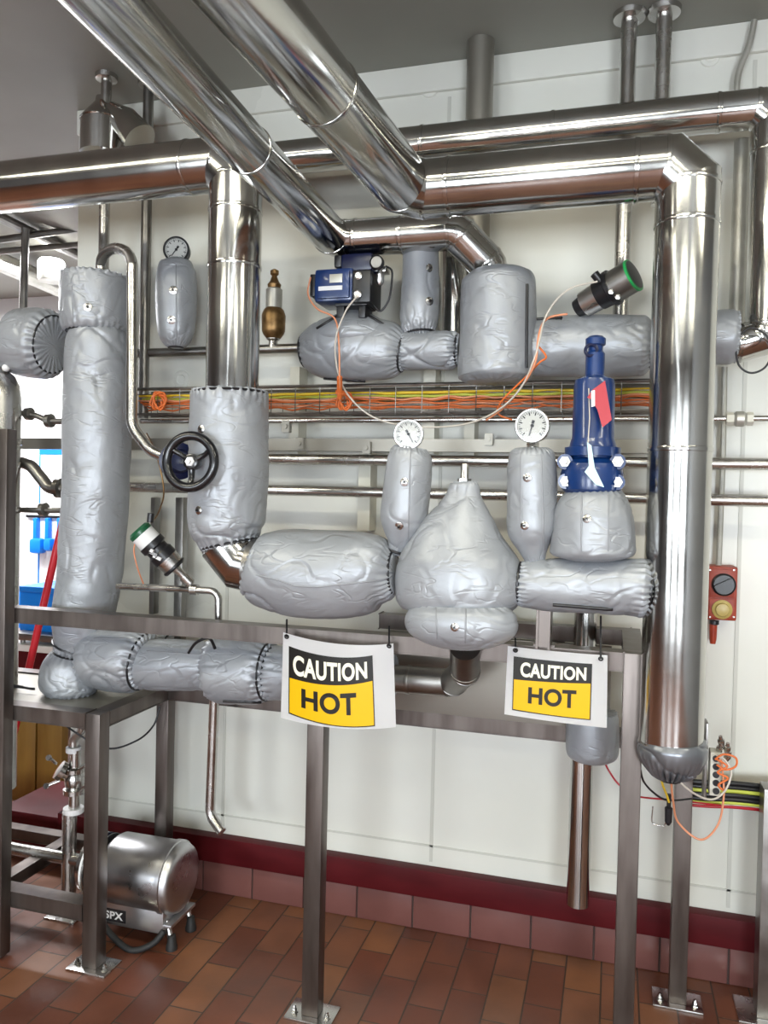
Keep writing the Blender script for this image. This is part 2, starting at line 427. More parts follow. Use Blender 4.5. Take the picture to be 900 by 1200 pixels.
# ================================================================== BUILDERS
def clad_pipe(name, label, pts, r, bands=(), gores=2, bend=1.25, cat='pipe', m='clad', group=None, ends=(0, 0), seg=48):
    """sheet-clad pipe: straight jacket sections, mitred elbows, raised joint bands"""
    pts = [Vector(p) for p in pts]
    t = thing(name, label, cat, pts[0].copy(), group)
    cuts = []
    for i in range(1, len(pts)-1):
        d0 = (pts[i-1]-pts[i]).normalized(); d1 = (pts[i+1]-pts[i]).normalized()
        ang = d0.angle(d1); cuts.append(r*bend/math.tan(ang/2))
    cuts = [0]+cuts+[0]
    for i in range(len(pts)-1):
        a, b = pts[i], pts[i+1]; d = (b-a).normalized(); L = (b-a).length
        s0, s1 = cuts[i], L-cuts[i+1]
        bs = sorted([q[1] for q in bands if q[0] == i]); marks = [s0]+[s0+(s1-s0)*q for q in bs]+[s1]
        for k in range(len(marks)-1):
            mb = MB(); mb.tube([a+d*marks[k], a+d*marks[k+1]], r, seg); mb.build('jacket', m, t)
        for k, q in enumerate(marks):
            if (k == 0 and i == 0 and not ends[0]) or (k == len(marks)-1 and i == len(pts)-2 and not ends[1]): continue
            mb = MB(); mb.lathe(a+d*(q-.007), d, [(0, r-.001), (.001, r+.0015), (.007, r+.0028), (.013, r+.0015), (.014, r-.001)], seg); mb.build('joint_band', m, t)
    for i in range(1, len(pts)-1):
        f = fillet([pts[i-1], pts[i], pts[i+1]], r*bend, gores)[1:-1]
        d0 = (pts[i]-pts[i-1]).normalized(); d1 = (pts[i+1]-pts[i]).normalized()
        mb = MB(); mb.sharp = 13
        mb.tube([f[0]-d0*.004]+f+[f[-1]+d1*.004], r*1.003, seg); mb.build('elbow', m, t)
    return t
def pipe(name, label, pts, r, m='steel', cat='pipe', bend=.04, group=None, n=16):
    pts = [Vector(p) for p in pts]
    mb = MB(); mb.sharp = 40; mb.tube(fillet(pts, bend, 8), r, n)
    return tag(mb.build(name, m, None, pts[0].copy()), label, cat, group)

BV = {}
def bag_mesh(st, Y, n=120, gat=.021, depth=1.0, amp=.006, gather=(1, 1), seed=0, k=7, pl=26, fold=1.0, square=0.):
    """soft quilted sleeve: stations (px, py, half width px[, Y]) along its axis"""
    pts = [P(q[0], q[1], q[3] if len(q) > 3 else Y) for q in st]
    rad = [q[2]*mpp(p) for q, p in zip(st, pts)]
    m_ = []
    K = len(pts)
    for i in range(K-1):
        for j in range(k*2):
            t = j/(k*2); p0, p1, p2, p3 = [max(0, min(K-1, i+q)) for q in (-1, 0, 1, 2)]
            h = lambda A: .5*((2*A[p1])+(A[p2]-A[p0])*t+(2*A[p0]-5*A[p1]+4*A[p2]-A[p3])*t*t+(3*A[p1]-A[p0]-3*A[p2]+A[p3])*t**3)
            m_.append((h(pts), h(rad)))
    m_.append((pts[-1], rad[-1]))
    L = [0]
    for i in range(1, len(m_)): L.append(L[-1]+(m_[i][0]-m_[i-1][0]).length + abs(m_[i][1]-m_[i-1][1])*.6)
    T = L[-1]
    bm = bmesh.new(); rings = []; ax = (pts[-1]-pts[0]).normalized()
    off = Vector((seed*3.7, seed*1.3, seed*7.1))
    for i, (c, r) in enumerate(m_):
        a = m_[max(i-1, 0)][0]; b = m_[min(i+1, len(m_)-1)][0]
        d = (b-a).normalized() if (b-a).length > 1e-6 else ax
        v = Vector((0, 1, 0)); v = (v-d*v.dot(d))
        if v.length < .3: v = Vector((0, 0, 1)); v = v-d*v.dot(d)
        v.normalize(); u = d.cross(v).normalized()
        ring = []
        for j in range(n):
            th = 2*PI*j/n; cs, sn = math.cos(th), math.sin(th)
            w = r
            if square:
                w *= 1+square*(abs(math.sin(2*th))**2)
            p0 = c+u*(cs*r)+v*(sn*r*depth); q = p0+off
            # broad sag plus sharp creases
            w += amp*fold*1.0*noise.noise(q*6)
            cr = 1-abs(noise.noise(Vector((q.x*9, q.y*9, q.z*9))+Vector((2, 5, 1))*seed)*2.2)
            w -= amp*fold*.8*max(0, cr)**9*max(0, .3+noise.noise(q*4))*2
            cr = 1-abs(noise.noise(Vector((q.x*15, q.y*15, q.z*11)))*2.4)
            w -= amp*fold*.5*max(0, cr)**8*max(0, .2+noise.noise(q*7))*2
            for e, s in ((0, L[i]), (1, T-L[i])):
                if gather[e]:
                    G = .07*gather[e]
                    if s < G:
                        f = (1-s/G); ph = noise.noise(Vector((th*1.2, e*9+seed, 0)))*3
                        w += (abs(math.sin(th*pl/2+ph))-.6)*gat*f*f*min(1, r/.06)
            ring.append(bm.verts.new(c+u*(cs*w)+v*(sn*w*depth)))
        rings.append(ring)
    for A, B in zip(rings, rings[1:]):
        for j in range(n): bm.faces.new((A[j], A[(j+1) % n], B[(j+1) % n], B[j]))
    for R_, rev in ((rings[0], 1), (rings[-1], 0)):
        c = sum((w.co for w in R_), Vector())/n; cv = bm.verts.new(c)
        for j in range(n):
            f = (R_[(j+1) % n], R_[j], cv) if rev else (R_[j], R_[(j+1) % n], cv)
            bm.faces.new(f)
    return bm, pts
def bag(name, label, st, Y, cords=None, seams=(), rivets=(), straps=(), cat='insulation jacket', group='silver-grey insulation jackets', m='insul', cover='cover', **kw):
    bm, pts = bag_mesh(st, Y, **kw)
    t = thing(name, label, cat, pts[-1].copy() if pts[-1].z < pts[0].z else pts[0].copy(), group)
    bmesh.ops.recalc_face_normals(bm, faces=bm.faces)
    bv = BVHTree.FromBMesh(bm)
    mb = MB(); mb.bm.free(); mb.bm = bm; mb.sharp = 75; mb.build(cover, m, t)
    g_ = kw.get('gather', (1, 1))
    for e, i0, i1 in ((0, 0, 1), (1, -1, -2)):
        if g_[e] >= .8 and kw.get('depth', 1) == 1:
            q0 = pts[i0]; q1 = pts[i1]; r_ = (.35*st[i1][2]+.65*st[i0][2])*mpp(q0)
            mb = MB(); mb.torus(q0.lerp(q1, .25), q1-q0, r_*1.0, .004, 40, 6); mb.build('drawcord', 'black', t)  # black cord that also stands for the shade in the gathered pinch
    def hit(x, y):
        d = ray(x, y); h = bv.ray_cast(CAM, d)
        return (h[0], h[1]) if h[0] else (None, None)
    for s in seams:
        pp = []
        for i in range(len(s)-1):
            for k in range(12):
                x = s[i][0]+(s[i+1][0]-s[i][0])*k/12; y = s[i][1]+(s[i+1][1]-s[i][1])*k/12
                h, nn = hit(x, y)
                if h: pp.append(h+nn*.0003)
        if len(pp) > 2: mb = MB(); mb.sharp = 80; mb.tube(pp, .0022, 6); mb.build('seam', 'seam', t)
    for s in straps:
        pp = []
        for i in range(len(s)-1):
            for k in range(12):
                x = s[i][0]+(s[i+1][0]-s[i][0])*k/12; y = s[i][1]+(s[i+1][1]-s[i][1])*k/12
                h, nn = hit(x, y)
                if h: pp.append(h+nn*.002)
        if len(pp) > 2: mb = MB(); mb.sharp = 80; mb.tube(pp, .005, 6); mb.build('strap', 'black', t)
    for (x, y) in rivets:
        h, nn = hit(x, y)
        if not h: continue
        s = mpp(h)
        mb = MB(); mb.lathe(h-nn*.002, nn, [(0, 5*s), (.004, 5*s), (.005, 4*s), (.006, 2.2*s), (.008, 2*s)], 20)
        ww = mb.build('lacing_washer', 'steel', t)
        mb = MB(); mb.lathe(h+nn*.005, nn, [(0, 1.6*s), (.006, 1.4*s)], 12); mb.build('pin', 'black', ww)
    return t

def gauge(label, x, y, r, Y, stem, yaw=0., tilt=0., pointer=220, group='round dial pressure gauges', dark=False):
    """dial gauge: centre and radius in picture units, stem running to a picture point"""
    c = P(x, y, Y); R_ = r*mpp(c)
    n = Matrix.Rotation(yaw, 3, 'Z') @ Matrix.Rotation(tilt, 3, 'X') @ Vector((0, -1, 0))
    t = thing('pressure_gauge', label, 'gauge', P(*stem, Y), group)
    u = n.cross(Vector((0, 0, -1))).normalized(); v = n.cross(u).normalized()
    if v.z < 0: v = -v
    cast = 'black' if dark else 'steel'
    mb = MB(); mb.lathe(c-n*.035, n, [(0, R_*.8), (.004, R_*.95), (.03, R_*.95), (.032, R_*1.02), (.044, R_*1.02), (.046, R_*.97), (.046, R_*.88), (.038, R_*.87), (.038, .001)], 40); mb.build('case', cast, t)
    mb = MB(); mb.lathe(c+n*.003, n, [(0, R_*.865), (.002, R_*.865), (.002, .001)], 40); f = mb.build('dial_face', 'dial', t)
    mb = MB(); o = c+n*.0055
    for k in range(28):
        a = math.radians(225-270*k/27); big = k % 3 == 0
        d = u*math.cos(a)+v*math.sin(a); w = u*-math.sin(a)+v*math.cos(a)
        r0 = R_*(.6 if big else .7)
        mb.obox(o+d*(r0+R_*.8)/2, d*(R_*.8-r0)/2, w*R_*(.035 if big else .018), n*.0003)
    mb.build('scale_marks', 'black', f)
    mb = MB(); a = math.radians(pointer); d = u*math.cos(a)+v*math.sin(a); w = u*-math.sin(a)+v*math.cos(a); o = c+n*.008
    mb.obox(o+d*R_*.2, d*R_*.42, w*R_*.028, n*.0005); mb.obox(o-d*R_*.22, d*R_*.1, w*R_*.08, n*.0006); mb.lathe(o-n*.003, n, [(0, R_*.1), (.005, R_*.09)], 16); mb.build('pointer', 'black', t)
    mb = MB(); mb.lathe(c+n*.0085, n, [(0, R_*.875), (.0015, R_*.875)], 40); mb.build('glass', 'glass', t)
    b = c-v*R_*.98-n*.018; e = P(*stem, Y)
    mb = MB(); mb.sharp = 40; mb.tube([b+v*R_*.1, e], R_*.22, 12); mb.lathe(b, e-b, [(0, R_*.36), ((e-b).length*.6, R_*.36)], 6); mb.build('stem', 'steel', t)
    return t
def cables(name, labels, paths, r, mats, group, cat='cable'):
    for lab, pth, m in zip(labels, paths, mats):
        mb = MB(); mb.sharp = 60; q = smooth_path(pth); mb.tube(q, r, 8); tag(mb.build(name, m, None, q[0].copy()), lab, cat, group)

# ================================================================== BIG CLAD PIPES
YM = 2.2
cz = P(640, 208, YM).z
Pe = P(803, 198, YM); xe = Pe.x
xv = [P(800, 300, YM).x, P(790, 860, YM).x]; xm = sum(xv)/2
zt = P(790, 196, YM).z
x2 = P(478, 222, YM).x
clad_pipe('clad_pipe', 'fat shiny steel-clad pipe from the upper left ceiling area turning down at the right front', [Vector((x2, YM, zt)).lerp(PZ(291, 0, zt+.075), 4.2), Vector((x2, YM, zt)), Vector((xm, YM, zt)), Vector((xm, YM, P(790, 872, YM).z))], .08,
          bands=[(0, .3), (0, .55), (0, .865), (1, .12), (1, .88), (2, .07), (2, .47)], bend=.62, gores=1, ends=(0, 1))
# left pipe: from the left edge, elbow down behind the ceiling pipes
zl = P(200, 199, YM).z; xl = P(275, 300, YM).x
clad_pipe('clad_pipe', 'fat shiny steel-clad pipe entering from the left edge and turning down to the handwheel jacket', [Vector((-9.98, YM, zl)), Vector((xl, YM, zl)), Vector((xl, YM, P(265, 480, YM).z))], .08,
          bands=[(0, .83), (0, .988), (1, .14), (1, .38)], bend=.62, gores=1)
# ceiling pipe on the left
Y1 = 2.5; z1 = P(470, 275, Y1).z; x1 = P(392, 275, Y1).x
xr1 = P(534, 272, Y1).x
clad_pipe('clad_pipe', 'slimmer shiny steel-clad ceiling pipe, left of the two that run overhead towards the viewer', [Vector((x1, Y1, z1)).lerp(PZ(124, 0, z1), 4.4), Vector((x1, Y1, z1)), Vector((xr1, Y1, z1)), Vector((xr1+.1, Y1+.06, z1-.1)), Vector((xr1+.11, Y1+.1, z1-.3))], .06,
          bands=[(0, .3), (0, .6), (0, .885), (1, .1), (1, .55)], bend=.7, gores=2)
# rear clad pipe with a drop at the right
YB = 2.6; zb = P(700, 147, YB).z; xb0 = P(306, 190, YB).x; xb1 = P(905, 140, YB).x
zb2 = P(905, 385, YB).z
clad_pipe('clad_pipe', 'narrower steel-clad pipe high along the wall turning down at the right edge', [Vector((xb0, YW-.02, zb)), Vector((xb0, YB, zb)), Vector((xb1, YB, zb)), Vector((xb1, YB, zb2)), P(880, 405, YB), P(855, 398, YB)], .057,
          bands=[(1, .35), (1, .62), (1, .93), (2, .15)], bend=.7, gores=1)
clad_pipe('clad_pipe', 'upright steel-clad pipe behind the upright jacket in the upper row', [P(532, 400, 2.7), P(533, 285, 2.7)], .05)
# clad ceiling stub behind
def vpipe(name, label, x, y0, y1, Y, r, m='steel', flange=False, cat='pipe', group=None, xb=None):
    xx = P(x, (y0+y1)/2, Y).x
    a = Vector((xx, Y, P(x, y0, Y).z)); b = Vector((xx, Y, P(x, y1, Y).z))
    if y0 <= 130 and flange is not None: a.z = ZC
    t = thing(name, label, cat, b, group)
    mb = MB(); mb.tube([a, b], r, 24); mb.build('tube', m, t)
    if flange:
        mb = MB(); mb.lathe(a-Vector((0, 0, .02)), (0, 0, 1), [(0, r*1.1), (.004, r*2.), (.02, r*2.1)], 28); mb.build('ceiling_collar', 'steel', t)
    return t
vpipe('duct', 'grey round duct coming down from the ceiling at the centre', 560, 60, 330, 2.74, .047, 'galv2')
vpipe('steel_pipe', 'thin upright steel pipe with ceiling collar, left of the pair at the upper right', 732, 40, 385, 2.7, .025, 'steel', True, group=None)
vpipe('steel_pipe', 'thin upright steel pipe with ceiling collar, right of the pair at the upper right', 775, 30, 240, 2.7, .025, 'steel', True)
vpipe('steel_pipe', 'thin upright steel pipe rising through the cone cowl to the ceiling', 123, 95, 330, 2.62, .02, 'steel', True)
vpipe('steel_pipe', 'tall thin dark steel pipe rising just right of the cone cowl', 171, 105, 490, 2.7, .02, 'darksteel', True)
vpipe('steel_pipe', 'grey upright pipe behind the clad pipe drop at the upper right', 866, 165, 395, 2.76, .024, 'galv')
# cone cowl with side branch
c0 = P(119, 172, 2.62); s = mpp(c0)
t = thing('cone_cowl', 'cone-topped steel cowl under the ceiling at the upper left', 'cowl', c0)
mb = MB(); mb.lathe(c0-Vector((0, 0, .03)), (0, 0, 1), [(0, 24*s), (.03+28*s, 24*s), (.035+28*s, 25*s), (.04+28*s, 24*s), (.035+50*s, 8*s), (.035+56*s, 7*s)], 36, Vector((0, 1, 0))); mb.build('cowl_body', 'clad', t)
mb = MB(); mb.sharp = 15; mb.tube([P(130, 128, 2.62), P(146, 142, 2.62), P(164, 164, 2.62)], [9*s, 17*s, 20*s], 28); mb.build('side_branch', 'clad', t)

# lower exhaust pipe
vpipe('exhaust_pipe', 'shiny steel pipe hanging down to the floor behind the right caution sign', 682, 700, 1060, 2.62, .036, 'clad', None)

# ================================================================== FRAME
YF, YR, ZR, ZT = 2.26, 2.68, 1.19, .857
fr = thing('pipe_stand', 'brown-grey stainless square tube frame standing on the tiled floor around the pipes', 'frame', Vector((-1.63, YF, 0)))
def post(x, y, z0, z1, w=.052, plate=True, wy=None, foot=(.075, .05)):
    mb = MB(); mb.box((x-w/2, y-(wy or w)/2, z0), (x+w/2, y+(wy or w)/2, z1), .004); o = mb.build('leg', 'frame', fr)
    if plate:
        mb = MB(); mb.box((x-foot[0], y-foot[1], 0), (x+foot[0], y+foot[1], .008), .002); mb.build('foot_plate', 'steel', fr)
        for sx in (-1, 1):
            mb = MB(); mb.lathe((x+sx*(foot[0]-.022), y-foot[1]*.3, .008), (0, 0, 1), [(0, .012), (.003, .012), (.003, .008), (.012, .008), (.012, .005), (.02, .005)], 6); mb.build('anchor_bolt', 'steel', fr)
def rail(a, b, w=.052, m='frame'):
    mb = MB(); mb.bar(a, b, w); return mb.build('rail', m, fr)
XRt = P(736, 1000, YF).x; XMid = P(370, 1000, YF).x; XLl = -1.633
XRear = P(797, 1050, YR).x
post(XLl, YF, .008, ZT, .056); post(XMid, YF, .008, ZR-.05, .054); post(XRt, YF, .008, ZR, .054)
post(XLl+.0, YR, .2, ZT-.05, .052, False); post(XRear, YR, .008, ZT+.02, .052)
post(-3.17, YF, .008, ZR, .054); post(-3.17, YR, .008, ZT, .052)
post(P(655, 740, YR).x, YR, ZT, ZR-.05, .04, False); post(P(690, 740, YR).x, YR, ZT, ZR+.1, .04, False)
rail((-3.2, YF, ZR-.026), (XRt-.027, YF, ZR-.026))
rail((XRt, YF+.027, ZR-.026), (XRt, YR, ZR-.026), .05)
rail((-3.2, YF, ZT-.026), (XLl-.028, YF, ZT-.026)); rail((XLl, YF+.028, ZT-.026), (XLl, YR-.026, ZT-.026))
rail((-3.2, YR, ZT-.026), (XRear-.026, YR, ZT-.026)); 
rail((-.78, YR, ZR-.03), (XRt, YR, ZR-.03), .05)
rail((-3.2, YF, .19), (XLl-.028, YF, .19), .055)
rail((-3.2, YR, .19), (XLl-.026, YR, .19), .045)
rail((-2.05, YF+.027, .19), (-2.05, YR, .19), .045)
xa = P(17, 700, YF).x
mb = MB(); mb.box((xa-.04, YF-.075, .008), (xa+.027, YF-.028, P(17, 503, YF-.05).z), .004); mb.build('leg', 'frame', fr)
# drip tray behind the signs
mb = MB(); x0, x1_ = P(455, 790, YR-.03).x, P(716, 790, YR-.03).x
mb.box((x0, YR-.03, ZT), (x1_, YR-.026, ZR-.06), .001); mb.box((x0, YR-.045, ZR-.062), (x1_, YR-.026, ZR-.058), .0005)
tag(mb.build('drip_tray', 'galv2', None, Vector((x0, YR, ZT))), 'brushed steel drip tray behind and between the two caution signs', 'tray')
# table sheet (left)
mb = MB(); mb.box((-3.2, YF+.03, ZT-.012), (XLl-.03, YR-.03, ZT-.006)); mb.build('table_plate', 'galv2', fr)

# right edge post
t = thing('steel_post', 'dark steel post on a foot plate at the right edge of the wall', 'post', P(899, 1165, 2.7))
xx = P(903, 1050, 2.7).x
mb = MB(); mb.box((xx-.035, 2.66, .008), (xx+.05, 2.74, P(895, 925, 2.66).z), .004); mb.build('post_tube', 'darksteel', t)
mb = MB(); mb.box((xx-.09, 2.63, 0), (xx+.1, 2.77, .008), .002); mb.build('foot_plate', 'steel', t)

# ================================================================== WALL SERVICES
YS = 2.77
def hpipe(label, xa, xb, y, Y, r, m='steel', n=16, name='steel_pipe', cat='pipe'):
    ref = P((xa+xb)/2, y, Y); a = Vector((P(xa, y, Y).x, Y, ref.z)); b = Vector((P(xb, y, Y).x, Y, ref.z))
    mb = MB(); mb.tube([a, b], r, n); return tag(mb.build(name, m, None, a), label, cat)
hpipe('upper of the two long steel pipes along the wall behind the gauges', 312, 915, 541, YS-.06, .019)
hpipe('lower of the two long steel pipes along the wall behind the gauges', 150, 915, 579, YS-.06, .019)
hpipe('dark horizontal pipe along the wall carrying the bronze relief valve', 150, 356, 411, YS-.06, .017, 'darksteel')
hpipe('thin steel rod running along the wall just under the cable tray', 165, 915, 492, YS-.08, .009)
# horizontal strut channel
a = P(28, 508, 2.72); z = P(450, 522, 2.72).z
mb = MB(); xs0, xs1 = P(26, 505, 2.72).x, P(762, 520, 2.72).x
mb.box((xs0, 2.70, z-.022), (xs1, 2.703, z+.022)); mb.box((xs0, 2.703, z+.018), (xs1, 2.735, z+.022)); mb.box((xs0, 2.703, z-.022), (xs1, 2.735, z-.018))
tag(mb.build('strut_channel', 'galv2', None, Vector((xs0, 2.7, z))), 'long horizontal steel strut channel on the wall below the cable tray', 'strut')
for k, (x, y0, y1, w, lab) in enumerate([(346, 430, 542, 11, 'cream wall strut left of the central bags, behind the cable tray'), (504, 428, 532, 14, 'cream wall strut at the centre, under the short grey pipe jacket'),
        (428, 530, 622, 14, 'cream wall strut below the long channel, left of the centre gauge'), (551, 470, 545, 12, 'cream wall strut to the right of the centre one, behind the cables')]):
    mb = MB(); X0, X1 = P(x-w/2, y0, YS).x, P(x+w/2, y0, YS).x; Z0, Z1 = P(x, y1, YS).z, P(x, y0, YS).z
    mb.box((X0, YS, Z0), (X0+.003, YW, Z1)); mb.box((X1-.003, YS, Z0), (X1, YW, Z1)); mb.box((X0, YS-.003, Z0), (X1, YS, Z1))
    for q in range(int((Z1-Z0)/.05)): mb.lathe(((X0+X1)/2, YS-.004, Z0+.03+q*.05), (0, -1, 0), [(0, .004), (.0005, .004)], 10)
    tag(mb.build('wall_strut', 'white_metal', None, Vector((X0, YS, Z0))), lab, 'strut')
# clips under the rod
for k, (x, y) in enumerate([(336, 500), (352, 520), (573, 515), (430, 525)]):
    mb = MB(); c = P(x, y, YS-.08); s = mpp(c)
    mb.obox(c, (5*s, 0, 0), (0, .012, 0), (0, 0, 7*s), .002); mb.lathe(c-Vector((0, .012, 0)), (0, -1, 0), [(0, 3*s), (.006, 3*s)], 6)
    tag(mb.build('pipe_clip', 'galv2', None, c), ['small steel clip hanging on the rod beside the left cream strut', 'small steel clip on the strut channel below the left cream strut', 'small steel clip under the rod between the two upright gauges', 'small steel clip above the lower cream strut'][k], 'clip')
# wire cable tray
yt = 2.62
tr = thing('cable_tray', 'wire basket cable tray running along the wall under the upper jackets', 'cable tray', P(165, 480, yt))
zt0, zt1 = P(460, 451, yt).z, P(460, 483, yt).z; X0, X1 = P(160, 480, yt).x, P(764, 470, yt).x
for (yy, zz, r) in ((yt, zt0, .006), (yt, zt1, .004), (yt, zt0-.02, .002), (yt+.1, zt1, .004), (yt+.1, zt0, .004), (yt+.05, zt1, .0025)):
    mb = MB(); mb.tube([(X0, yy, zz), (X1, yy, zz)], r, 8); mb.build('long_wire', 'darksteel', tr)
nx = 20
for i in range(nx+1):
    x = X0+(X1-X0)*i/nx
    mb = MB(); mb.sharp = 60; mb.tube([(x, yt-.003, zt0), (x, yt-.003, zt1-.003), (x, yt+.1, zt1-.003), (x, yt+.1, zt0)], .0017, 6); mb.build('cross_wire', 'darksteel', tr)
random.seed(3)
def tray_cable(z0, y0, m, wob=.006, r=.0045, x0=X0, x1=X1):
    n = 34; pts = [Vector((x0+(x1-x0)*i/n, y0+random.uniform(-.006, .006), z0+random.uniform(-wob, wob))) for i in range(n+1)]
    mb = MB(); mb.sharp = 60; mb.tube(smooth_path(pts, 4), r, 8); return mb.build('tray_cable', m, None, pts[0].copy())
zz = lambda y: P(460, y, yt).z
for i, (y, m) in enumerate([(459, 'yellow'), (462, 'lime'), (461, 'yellow'), (465, 'brass')]):
    o = tray_cable(zz(y), yt+.02+.02*i, m, .003, .0055)
    tag(o, ['bright yellow cable lying foremost in the wire tray', 'yellow-green cable lying in the wire tray', 'yellow cable lying behind the foremost one in the wire tray', 'brown cable between the yellow and orange ones in the tray'][i], 'cable', 'cables in the wire tray')
for i in range(6):
    o = tray_cable(zz(466+i*1.7), yt+.012+.014*i, 'orange' if i % 3 else 'ccable', .006, .0033)
    tag(o, 'thin orange cable among the bundle lying in the wire tray', 'cable', 'orange cables in the wire tray')
# coil of orange cable at left end of tray
for k, (cx, cy, n_) in enumerate([(182, 470, 5), (400, 470, 5)]):
    pts = []
    for i in range(n_*10):
        a = i*2*PI/10; pts.append(P(cx+math.cos(a)*(7+3*math.sin(i*.7))+i*.12, cy+math.sin(a)*(9+2*math.cos(i*.9)), yt-.02-.0004*i))
    mb = MB(); mb.sharp = 60; mb.tube(smooth_path(pts, 3), .0035, 8)
    tag(mb.build('cable_coil', 'orange', None, pts[0].copy()), ['tangled orange cable coil at the left end of the tray', 'tangled orange cable knot in the tray below the blue actuator'][k], 'cable')

# ================================================================== INSULATION JACKETS
YC = 2.45      # lower row and left column
def jl(s): return s
bag('insulation_jacket', 'tall upright silver-grey jacket column at the left', [(114,385,28),(114,398,35),(114,450,37.5),(114,520,38.5),(111,600,37.5),(104,680,37),(96,735,34),(88,764,24)], YC, amp=.007, seed=1, gather=(.5,.8), k=9)
bag('insulation_jacket', 'short wide collar jacket capping the tall left column', [(113,323,37),(112.8,328,39),(112.2,348,40.5),(111.5,375,40),(111.2,387,36),(111.1,391,29)], YC, seams=[[(84,335),(86,383)]], rivets=[(103,360)], seed=2, gather=(.3,1), amp=.005)
bag('insulation_jacket', 'round end jacket sticking out left of the column top', [(19,401,35),(23,402,38),(34,402,40),(48,402,40.5),(57,403,39),(64,404,30)], YC+.02, seed=3, gather=(.2,1.2), amp=.005)
bag('insulation_jacket', 'small round bulb jacket resting on the left table under the column', [(87,763,19),(85,774,29),(82,792,34),(82,806,32.5),(82,815,24)], YC, seed=4, gather=(1,.5), amp=.006)
bag('insulation_jacket', 'horizontal jacket just right of the bulb at the column foot', [(106,770,31),(114,770,37),(135,771,40),(158,773,39.5),(172,776,30)], YC, seed=5, gather=(.4,1.2), seams=[[(110,748),(162,749)]])
bag('insulation_jacket', 'narrower horizontal jacket in the lower row between two fatter ones', [(165,779,25),(176,779,29),(210,779,29.5),(240,780,28),(252,780,25)], YC, seed=6, gather=(.6,.6), seams=[[(172,763),(245,768)]])
bag('insulation_jacket', 'fat lower-row jacket left of the first caution sign, below the rail', [(249,784,32),(257,784,38),(280,785,40),(305,786,39),(318,787,31)], YC, seed=7, gather=(.5,1.1), straps=[[(262,821),(310,823)]])
bag('insulation_jacket', 'lower-row jacket mostly hidden behind the left caution sign', [(316,787,28),(325,788,31),(380,789,32),(430,791,30),(462,793,22)], YC, seed=8, gather=(.8,.8))
bag('insulation_jacket', 'upright jacket below the shiny pipe, right of the black handwheel', [(269,458,41),(269,470,45.5),(268,520,46),(267,570,46),(266,612,45),(268,630,38),(270,640,31)], YM, seed=9, gather=(.8,.9), rivets=[(233,598),(236,503)], amp=.006)
bag('insulation_jacket', 'large bulging horizontal jacket with a long crease, left of the pointed one', [(299,664,32),(305,666,42),(325,670,48),(370,673,52),(415,672,51),(440,670,45),(455,671,33),(463,671,20)], YM, seed=10, gather=(.5,1.3), amp=.009, seams=[[(300,674),(326,680),(346,687),(372,688),(446,680)]], n=150)
bag('insulation_jacket', 'narrow upright jacket under the centre gauge', [(481,524,17),(480,531,24),(479,545,26.5),(476,585,27.5),(473,612,27),(468,634,16),(463,650,6)], YM, seed=11, gather=(.6,.8), seams=[[(481,530),(478,640)]], rivets=[(474,565),(468,616)], amp=.005)
bag('insulation_jacket', 'big pointed cone-shaped jacket over the control valve in the middle', [(544,564,12),(544,568,18),(543,582,23),(541,604,38),(538,630,55),(537,656,72),(538,682,77),(540,700,75),(541,711,66),(541,717,44)], YM, depth=.68, seed=12, gather=(.3,.5), amp=.006, n=160)
bag('insulation_jacket', 'flat round jacket tucked beneath the cone-shaped one', [(541,709,50),(541,717,63),(541,731,67.5),(541,745,60),(541,756,38),(541,761,14)], 2.14, depth=.55, seed=13, gather=(.5,1), seams=[[(511,712),(512,752)],[(546,714),(545,757)]], rivets=[(533,735)], amp=.006)
bag('insulation_jacket', 'narrow upright jacket under the right-hand gauge beside the blue valve', [(623,525,17),(623,531,25),(623,550,28),(623,590,29),(623,622,29.5),(625,643,19),(628,660,11)], YM, seed=14, gather=(.6,.4), seams=[[(610,530),(611,632)],[(634,532),(638,655)]], rivets=[(618,560),(615,616)], amp=.005)
bag('insulation_jacket', 'squat round jacket directly under the blue safety valve', [(696,574,25),(696,581,37),(695,602,45.5),(694,635,48.5),(694,650,46),(694,657,24)], YM, seed=15, gather=(.6,.3), seams=[[(682,580),(681,652)],[(713,580),(713,652)]], rivets=[(688,608)], amp=.005)
bag('insulation_jacket', 'horizontal jacket below the squat one, ending at the fat upright pipe', [(606,683,22),(618,684,28),(650,685,31),(700,687,32),(742,688,34),(755,689,34),(764,690,22)], YM, seed=16, gather=(.8,1.3), straps=[[(648,708),(724,714)]], amp=.006)
bag('insulation_jacket', 'bulging horizontal jacket under the blue actuator in the upper row', [(354,412,14),(363,411,25),(380,410,34),(412,409,39),(440,410,36),(462,412,31),(476,414,17)], 2.55, seed=17, gather=(1,1.4), amp=.009, straps=[[(368,442),(440,447)]])
bag('insulation_jacket', 'peaked jacket hood over the actuator neck in the upper row', [(414,358,9),(414,365,15),(414,374,30),(414,386,47),(414,398,51),(414,408,44)], 2.55, seed=18, gather=(.2,.2), straps=[[(372,385),(404,366)],[(424,366),(456,385)]], depth=.8)
bag('insulation_jacket', 'upright grey jacket rising to the overhead pipe, above the short one in the upper row', [(493,284,21),(493,300,22.5),(492,340,23),(491,378,22),(492,394,14)], 2.55, seed=19, gather=(.2,1), rivets=[(503,314),(503,353)], m='insul')
bag('insulation_jacket', 'short horizontal jacket between the bulging one and the grey vessel', [(466,411,16),(477,411,23),(500,411,22.5),(526,410,23),(539,410,15)], 2.55, seed=20, gather=(1,1.2), amp=.007)
bag('insulation_jacket', 'wide upright drum-shaped jacket with flat top in the upper row', [(584,315,6),(584,317,26),(584,321,36),(584,329,42.5),(583,345,44),(583,390,44.5),(581,430,45),(581,442,43),(581,447,34)], 2.5, seed=21, gather=(0,.5), straps=[[(617,333),(616,440)]], amp=.004, fold=.8)
